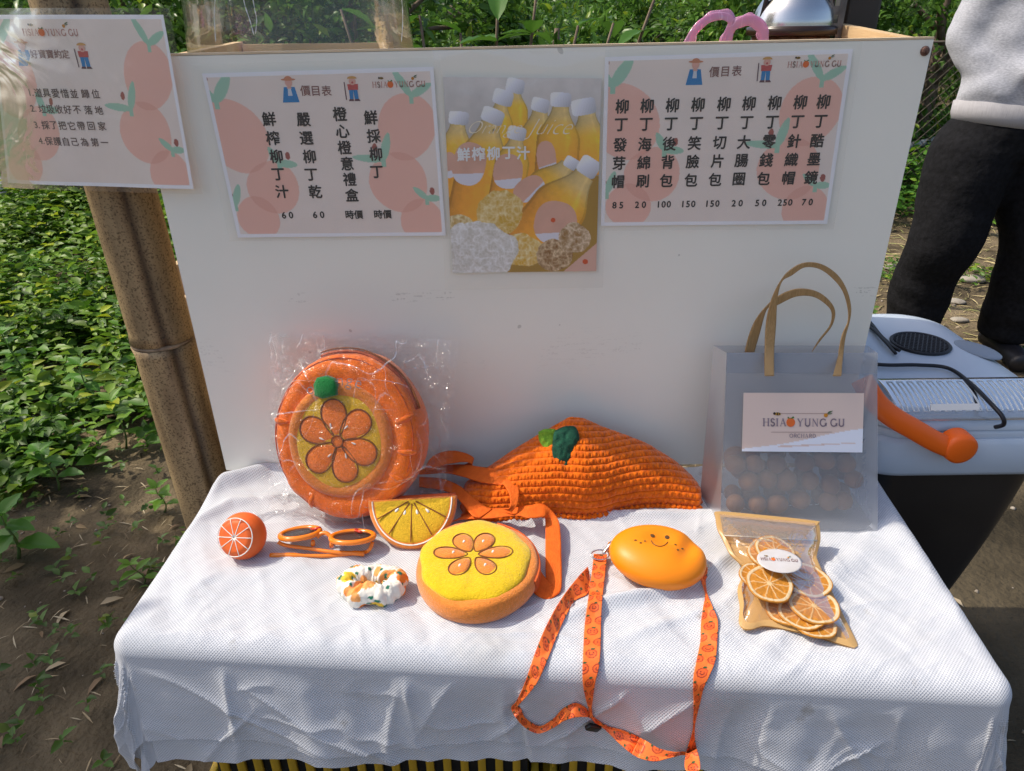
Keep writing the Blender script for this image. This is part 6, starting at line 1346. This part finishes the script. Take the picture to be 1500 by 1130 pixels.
# ================================================================== PLANTS
def leafmat(n, c, c2, tr=.35, rough=.45):
    return mat(n, c, c2, ns=3, rough=rough, translucent=tr, vcol='Col', spec=.4)
m_lf = leafmat('weed_leaves', (1.,1.,1.), (.8,.95,.7)); m_lf2 = leafmat('tree_leaves', (1,1,1), (.75,.85,.8), .42, .35)
m_bark = mat('tree_bark', (.12,.085,.06), (.20,.15,.11), ns=18, rough=.9, bump=.8, bs=60)
def leaves(P, D, Nn, L_, Wd, colr, fold=.25):
    """P bases, D directions, Nn normals (n,3); L_ lengths, Wd widths -> 8-vertex folded leaves"""
    n = len(P); D = D/np.linalg.norm(D, axis=1, keepdims=True); Sd = np.cross(D, Nn); Sd /= np.linalg.norm(Sd, axis=1, keepdims=True)+1e-9; Up = np.cross(Sd, D); L_ = L_[:,None]; Wd = Wd[:,None]
    v = np.stack([P, P+D*L_*.33+Sd*Wd*.5+Up*Wd*fold, P+D*L_*.36, P+D*L_*.33-Sd*Wd*.5+Up*Wd*fold, P+D*L_*.70+Sd*Wd*.36+Up*(Wd*fold*.6-L_*.05), P+D*L_*.72-Up*L_*.05, P+D*L_*.70-Sd*Wd*.36+Up*(Wd*fold*.6-L_*.05), P+D*L_-Up*L_*.16], 1).reshape(-1,3)
    b = (np.arange(n)*8)[:,None]; q = np.concatenate([b+np.array([[1,2,5,4]]), b+np.array([[2,3,6,5]])], 0); t = np.concatenate([b+np.array([[0,2,1]]), b+np.array([[0,3,2]]), b+np.array([[4,5,7]]), b+np.array([[5,6,7]])], 0)
    return v, np.vstack([q, np.hstack([t, t[:,2:3]])]) if 0 else (q, t), np.repeat(colr, 8, 0)
def add_leaves(name, parts, m, parent=None, **k):
    """parts: list of (v,(q,t),c) joined to one mesh (all triangles)"""
    V = []; T = []; C_ = []; o = 0
    for v, (q, t), c in parts:
        T.append(np.vstack([q[:, [0,1,2]], q[:, [0,2,3]], t]) + o); V.append(v); C_.append(c); o += len(v)
    return add(name, np.vstack(V), np.vstack(T).astype(np.int32), m, parent, vcol=np.vstack(C_), **k)
def rnd_dirs(n, up=.3, rg=RNG):
    d = rg.normal(size=(n,3)); d[:,2] = np.abs(d[:,2])*.6 + up; return d/np.linalg.norm(d, axis=1, keepdims=True)
def tint(n, base, var=.35, yel=.12, rg=RNG):
    c = np.array(base)*(1 + (rg.random((n,1))-.5)*2*var); y = rg.random(n) < yel; c[y] = c[y]*np.array([2.2,1.5,.9]); return c
# ground cover on the left slope and in the back: whorls of leaves on short stems
def cover(name, n, region, leaf, hgt_, base, lab, dens=None, wl=6, loc=(0,0,0), wd=.52):
    x = region[0] + RNG.random(n)*(region[1]-region[0]); y = region[2] + RNG.random(n)*(region[3]-region[2])
    if dens is not None: k = RNG.random(n) < dens(x, y); x, y = x[k], y[k]
    n = len(x); z0 = gh(x, y); hh = hgt_(x, y)*(.55+.7*RNG.random(n)) if callable(hgt_) else hgt_*(.4+.8*RNG.random(n)); parts = []
    for j in range(wl):
        t = .35 + .65*(j+1)/wl; az = RNG.random(n)*2*PI if j == 0 else az + 2.4; D = np.stack([np.cos(az), np.sin(az), .25+.35*(RNG.random(n)-.3)], 1); Nn = np.stack([0*x, 0*x, 0*x+1], 1) + .4*RNG.normal(size=(n,3))
        P = np.stack([x, y, z0+hh*t], 1); L_ = leaf*(.6+.8*RNG.random(n)); parts.append(leaves(P, D, Nn, L_, L_*wd, tint(n, base)))
    o = add_leaves(name, parts, m_lf, loc=loc); return props(o, lab, 'ground cover', kind='stuff')
PT = lambda a, b: onZ(a, b, 0)
def dens_left(x, y):
    e = np.clip(1.85 + (x+1.55)*1.2, 1.45, 2.45) + .35*fbm(x*1.6, y*1.6, 3)       # edge of the bare dirt path
    return sstep(-.25, .35, y - e)*(x < -.35)*(.35+.65*sstep(-.35,.1,fbm(x*1.5, y*1.5, 7)))
cover('weeds', 23000, (-6.5,-.45,1.2,5.8), .058, lambda x, y: (.07+.22*sstep(2,4,y))*(.35+1.1*RNG.random(len(x))*sstep(-.5,.5,fbm(x*2.2,y*2.2,41))+.35), (.085,.18,.018), 'dense low green weeds covering the slope left of the bamboo pole', lambda x, y: dens_left(x, y)*(.25+.75*sstep(-.15,.25,fbm(x*3,y*3,17))), 6)
cover('pale_weeds', 4200, (-6.5,-.45,1.5,5.8), .052, lambda x, y: (.16+.22*sstep(2,4,y))*(.6+.8*RNG.random(len(x))), (.17,.27,.03), 'yellow-green weeds standing among the darker ones on the left slope', dens_left, 5)
cover('grass_tufts', 5200, (-6.5,-.45,1.3,5.8), .12, .06, (.14,.26,.03), 'narrow leaved weeds mixed into the left slope', lambda x, y: dens_left(x,y)*sstep(0,.3,fbm(x*2,y*2,31)), 4, wd=.14)
cover('small_weeds', 7000, (-3.2,-.5,.9,3.2), .026, .05, (.085,.16,.028), 'tiny weeds thinly dotted over the bare dirt at left', lambda x, y: .10+.6*sstep(.05,.5,fbm(x*2.3,y*2.3,11)), 4)
cover('weeds', 16000, (-.6,9,4.0,9.5), .075, .28, (.065,.16,.022), 'green weeds and low growth behind the white box', lambda x, y: sstep(4.6,5.6,y+.5*fbm(x,y,2))*.9, 5)
cover('small_weeds', 5000, (1.0,5.2,2.6,6.2), .035, .07, (.10,.19,.03), 'patches of short green weeds on the dry dirt path at right', lambda x, y: sstep(.0,.4,fbm(x*1.6,y*1.6,19)+.15*(y-4)), 4)
# dry grass and litter
def litter(name, n, region, L0, cols, lab, wd=.35, flat=True):
    x = region[0] + RNG.random(n)*(region[1]-region[0]); y = region[2] + RNG.random(n)*(region[3]-region[2]); az = RNG.random(n)*2*PI; D = np.stack([np.cos(az), np.sin(az), .02+.12*RNG.random(n)], 1); Nn = np.array([0,0,1.]) + .35*RNG.normal(size=(n,3)); L_ = L0*(.4+1.1*RNG.random(n)); c = np.array(cols)[RNG.integers(0, len(cols), n)]*(.7+.6*RNG.random((n,1)))
    return props(add_leaves(name, [leaves(np.stack([x,y,gh(x,y)+.004],1), D, Nn, L_, L_*wd, c)], mat('dry_leaf', rough=.8, vcol='Col'), loc=(0,0,0)), lab, 'litter', kind='stuff')
litter('dead_leaves', 330, (-3.4,-.45,.6,3.6), .042, [(.30,.21,.11),(.20,.13,.07),(.40,.32,.20)], 'dead brown leaves scattered over the dirt at left')
litter('straw', 4200, (-2.6,1.0,.3,4.6), .038, [(.34,.26,.15),(.22,.16,.09),(.42,.35,.23)], 'bits of dry straw and twigs strewn over the dirt', .07)
litter('dry_grass', 9000, (1.1,5.5,2.4,6.5), .07, [(.42,.34,.17),(.34,.28,.13),(.22,.22,.08)], 'trampled dry grass on the sunny path at right', .08)
litter('dead_leaves', 90, (.9,4,.4,4.6), .05, [(.30,.21,.11),(.45,.36,.24)], 'dead leaves on the dark dirt at right')
# pebbles
n = 1400; bmv = np.array([(1,0,0),(-1,0,0),(0,1,0),(0,-1,0),(0,0,1),(0,0,-1)], float); bf = np.array([(0,2,4),(2,1,4),(1,3,4),(3,0,4),(2,0,5),(1,2,5),(3,1,5),(0,3,5)])
x = -3+RNG.random(n)*7; y = .2+RNG.random(n)*4; r = .003+.010*RNG.random(n)**3; V = (bmv[None]*r[:,None,None]*(.6+.8*RNG.random((n,6,1)))*np.array([1,1,.6]) + np.stack([x,y,gh(x,y)+r*.2],1)[:,None]).reshape(-1,3); f = (bf[None]+(np.arange(n)*6)[:,None,None]).reshape(-1,3)
props(add('pebbles', V, f.astype(np.int32), mat('pebble', (.20,.16,.12), (.34,.30,.25), ns=40, rough=.9), loc=(0,0,0)), 'small pebbles and clods lying on the dirt', 'pebbles', kind='stuff')
# single weeds one can pick out: stem and leaves of their own
leafmesh = {}
def leaf_obj(kind, parent, M_):
    if kind not in leafmesh:
        L0, W0, c = {'broad': (.075,.045,(.10,.24,.03)), 'citrus': (.095,.045,(.07,.17,.02)), 'light': (.085,.04,(.16,.30,.04))}[kind]
        nu, nv = 9, 7; u, v = np.meshgrid(np.linspace(0,1,nu), np.linspace(-1,1,nv), indexing='ij'); w = W0/2*np.sin(PI*np.clip(u,0,1)**.8)**.75*(1+.08*np.sin(u*40)*(kind != 'citrus')); X = u*L0; Yv = v*w; Z = np.abs(v)*w*.35 - .22*L0*u**2 + .0015*np.sin(u*22)*np.abs(v)
        me_o = add('leaf', np.stack([X.ravel(), Yv.ravel(), Z.ravel()],1), gridf(nu,nv), m_lf, loc=(0,0,0), vcol=np.tile(c, (nu*nv,1))*(1-.0*np.abs(v.ravel()))[:,None]); leafmesh[kind] = me_o.data; bpy.data.objects.remove(me_o)
    o = bpy.data.objects.new('leaf', leafmesh[kind]); COL.objects.link(o); o.parent = parent; o.matrix_local = M_; return o
def weed(px, py, h, lab, kind='broad', sc=1.0, whorls=5, z=0.0):
    p = onZ(px, py, z); g = float(gh(p.x, p.y)); t = thing('weed_plant', lab, 'plant', (p.x, p.y, g)); lean = Vector((random.uniform(-.1,.1), random.uniform(-.1,.1), 1)); pts = [Vector((p.x, p.y, g)) + lean*(h*s) + Vector((.01*math.sin(s*5),0,0)) for s in np.linspace(0,1,7)]
    mb = MB(); mb.tube(pts, [.004*sc*(1-.6*s) for s in np.linspace(0,1,7)], 6); mb.build('stem', mat('green_stem', (.10,.16,.04), rough=.7), t)
    for k in range(whorls):
        s = .35+.65*k/(whorls-1); b = lean*(h*s) + Vector((.01*math.sin(s*5),0,0))
        for j in range(2 if k < whorls-1 else 4):
            a = k*PI/2*.9 + j*(PI if k < whorls-1 else PI/2); e = random.uniform(-5,25) + (20 if k == whorls-1 else 0); M_ = Matrix.Translation(b) @ Matrix.Rotation(a+random.uniform(-.3,.3),4,'Z') @ Matrix.Rotation(R(-e),4,'Y') @ Matrix.Scale(sc*(1.25-.55*s)*random.uniform(.85,1.15),4); leaf_obj(kind, t, M_)
for a in ((25,420,.34,'tall pale leaved weed standing at the left edge above the others','light',1.1,6),(75,445,.30,'bright green weed with paired leaves under the rules sheet','broad',1.0,6),(92,330,.34,'thin upright weed with small leaves close under the rules sheet corner','light',.8,6),
          (40,560,.26,'broad leaved weed at the left edge, half way down','broad',1.2,5),(130,600,.22,'weed with drooping dark leaves left of the bamboo pole','broad',1.1,5),(180,640,.18,'light green weed nearest the foot of the bamboo pole','light',1.0,4),
          (80,700,.14,'small broad leaved weed at the edge of the bare dirt','broad',1.1,4),(20,800,.14,'large leaved weed in the lower left shade','broad',1.4,4),(205,835,.07,'tiny seedling on the dirt beside the cloth','light',.6,3),(235,730,.09,'small trailing weed on the sunlit dirt by the pole','light',.7,4),(1345,300,.22,'leafy weed between the white board and the black trousers','light',1.3,5),(1440,340,.2,'leafy weed seen between the two trouser legs','light',1.2,5)):
    weed(*a)
# shrub and citrus trees
def tree(name, x, y, hgt_, cr, nl, leaf, base, lab, cat='tree', group=None, trunk_r=.06, zc=None, flat=.8, lm=None):
    g = float(gh(x, y)); t = thing(name, lab, cat, (x,y,g), group); zc = zc or hgt_-cr*flat; mb = MB(); rg = np.random.default_rng(int(abs(x*131+y*977)) % 99991)
    mb.tube([Vector((x,y,g-.1)), Vector((x+.02,y,g+hgt_*.25)), Vector((x-.03,y+.02,g+hgt_*.5)), Vector((x,y,g+hgt_*.78))], [trunk_r*1.2,trunk_r,trunk_r*.75,trunk_r*.3], 10); mb.build('trunk', m_bark, t)
    nb = 9; mb = MB(); tips = []
    for k in range(nb):
        a = 2.4*k + rg.random(); e = .15+.75*rg.random(); q = Vector((x+math.cos(a)*cr*.75*math.cos(e), y+math.sin(a)*cr*.75*math.cos(e), g+zc+cr*flat*.8*math.sin(e)*(1 if k % 3 else -.5))); s0 = Vector((x,y,g+hgt_*(.2+.3*rg.random()))); mid = s0.lerp(q,.5)+Vector((0,0,.1*cr)); mb.tube(catmull([s0,mid,q],8), [trunk_r*.5*(1-.1*i) for i in range(8)], 6); tips.append(q)
    mb.build('branches', m_bark, t)
    nc = 46; C_ = rg.normal(size=(nc,3)); C_ /= np.linalg.norm(C_, axis=1, keepdims=True); C_ *= (.45+.55*rg.random((nc,1))); cid = rg.integers(0, nc, nl); loc = C_[cid] + rg.normal(size=(nl,3))*.155; P = loc*np.array([cr,cr,cr*flat]) + np.array([x,y,g+zc]); P = P[P[:,2] > g+.12]; n = len(P)
    D = (P-np.array([x,y,g+zc])) + rg.normal(size=(n,3))*cr*.6; D[:,2] -= .15*cr; Nn = rg.normal(size=(n,3))*.6 + np.array([0,0,1]); L_ = leaf*(.6+.8*rg.random(n)); tn = tint(n, base, .35, .08, rg)*(.8+.4*rg.random((nc,1)))[cid[:n]]
    add_leaves('crown', [leaves(P, D, Nn, L_, L_*.42, tn)], lm or m_lf2, t)['kind'] = 'stuff'; return t
GT = 'citrus trees behind the counter'
ROW = [(-2.6,5.9,2.3,1.15,'large citrus tree far left behind the rules sheet'),(-1.05,5.4,2.2,1.05,'citrus tree behind the clear dome cover'),(.35,5.6,1.62,.62,'bushy citrus tree just right of the clear dome'),(1.55,9.6,1.75,.85,'citrus tree behind the middle poster top'),(2.35,7.4,2.3,1.1,'citrus tree behind the steel urn'),(3.9,7.1,2.6,1.35,'dense citrus tree behind the chain-link fence'),(5.6,7.4,2.6,1.3,'citrus tree right of the chain-link fence'),(-4.6,6.6,2.5,1.3,'leftmost citrus tree beyond the weeds'),(-.2,9.5,1.75,1.0,'second row citrus tree left of centre'),(7.2,8.6,2.7,1.5,'rightmost citrus tree behind the person')]
for x, y, h, c, lab in ROW: tree('citrus_tree', x, y, h, c, 9000 if y < 8 else 6500, .085, (.10,.20,.03), lab, group=GT, zc=h*.52, flat=.95)
# large leaved shrub close behind the box, its leaves one by one
sh_ = thing('leafy_shrub', 'shrub with large glossy leaves rising behind the box right of the clear dome', 'shrub', (-.10,2.3,0)); mb = MB()
for k in range(9):
    x = -.38+.09*k; top = Vector((x*1.25, 2.3+.06*math.sin(k*3), 1.30+.07*math.sin(k*1.7))); st_ = Vector((-.10+.02*k-.08, 2.3, -.03)); pts = catmull([st_, st_.lerp(top,.5)+Vector((0,.05,0)), top], 9); mb.tube(pts, [.010-.0008*i for i in range(9)], 6)
    for j in range(17):
        s = .42 + .58*j/16; b = Vector(pts[min(8, int(s*8))]) - ORG[sh_.name]; a = j*2.4+k; leaf_obj('citrus', sh_, Matrix.Translation(b) @ Matrix.Rotation(a,4,'Z') @ Matrix.Rotation(R(random.uniform(-35,30)),4,'Y') @ Matrix.Scale(random.uniform(.9,1.5),4))
mb.build('branches', m_bark, sh_)
# far orchard rows: a mass beyond counting, and the distant houses
def far_mass(name, y0_, y1_, x0_, x1_, n, leaf, h0, base, lab):
    x = x0_+RNG.random(n)*(x1_-x0_); y = y0_+RNG.random(n)*(y1_-y0_); cl_n = fbm(x*.55, y*.55, 5, 3); top = (h0*(.75+.5*cl_n)); z = gh(x, y) + top*(1-RNG.random(n)**2.2*.9); D = rnd_dirs(n, .0); Nn = rnd_dirs(n, .5); L_ = leaf*(.6+.8*RNG.random(n)); return props(add_leaves(name, [leaves(np.stack([x,y,z],1), D, Nn, L_, L_*.5, tint(n, base, .4, .1))], m_lf2, loc=(0,y0_,0)), lab, 'trees', kind='stuff')
far_mass('orchard', 11, 20, -16, 20, 60000, .15, 1.65, (.08,.165,.028), 'rows of orchard trees behind the counter')
far_mass('orchard', 20, 60, -45, 55, 60000, .42, 2.5, (.045,.10,.022), 'far orchard filling the valley')
far_mass('woodland', 60, 240, -170, 200, 90000, 1.7, 7, (.05,.10,.03), 'wooded hillside in the distance')
m_hw = mat('pale_render', (.62,.60,.56), rough=.8); m_rf = mat('red_roof', (.38,.12,.08), rough=.8)
for px, w, h, lab in ((905,7,9,'distant pale grey house on the wooded hillside, left one'),(945,8,7,'distant house with a red roof on the hillside, right one')):
    p = onY(px, 8, 150); t = thing('house', lab, 'house', (p.x,150,p.z-h)); MB().box((p.x,150,p.z-h/2-.5),(w,8,h)).build('wall', m_hw, t, smooth=False); mb = MB(); mb.raw([(p.x-w*.6,145,p.z-.4),(p.x+w*.6,145,p.z-.4),(p.x+w*.6,155,p.z-.4),(p.x-w*.6,155,p.z-.4),(p.x-w*.6,150,p.z+2),(p.x+w*.6,150,p.z+2)],[(0,1,5,4),(2,3,4,5),(0,4,3),(1,2,5),(3,2,1,0)]); mb.build('roof', m_rf if 'red' in lab else m_hw, t, smooth=False)
    for i in range(3):
        for j in range(2): MB().box((p.x-w*.3+i*w*.3,145.97,p.z-2-j*2.6),(.9,.05,1.2)).build('window', mat('dark_pane', (.05,.06,.07), rough=.2), t, smooth=False)
# shade tree standing left of the stall, out of the picture; it shades the dirt at lower left
tree('citrus_tree', -2.95, 1.15, 2.9, .80, 9000, .10, (.055,.125,.020), 'citrus tree at the left of the stall that shades the dirt', group=None, trunk_r=.08, zc=2.35, flat=.7)
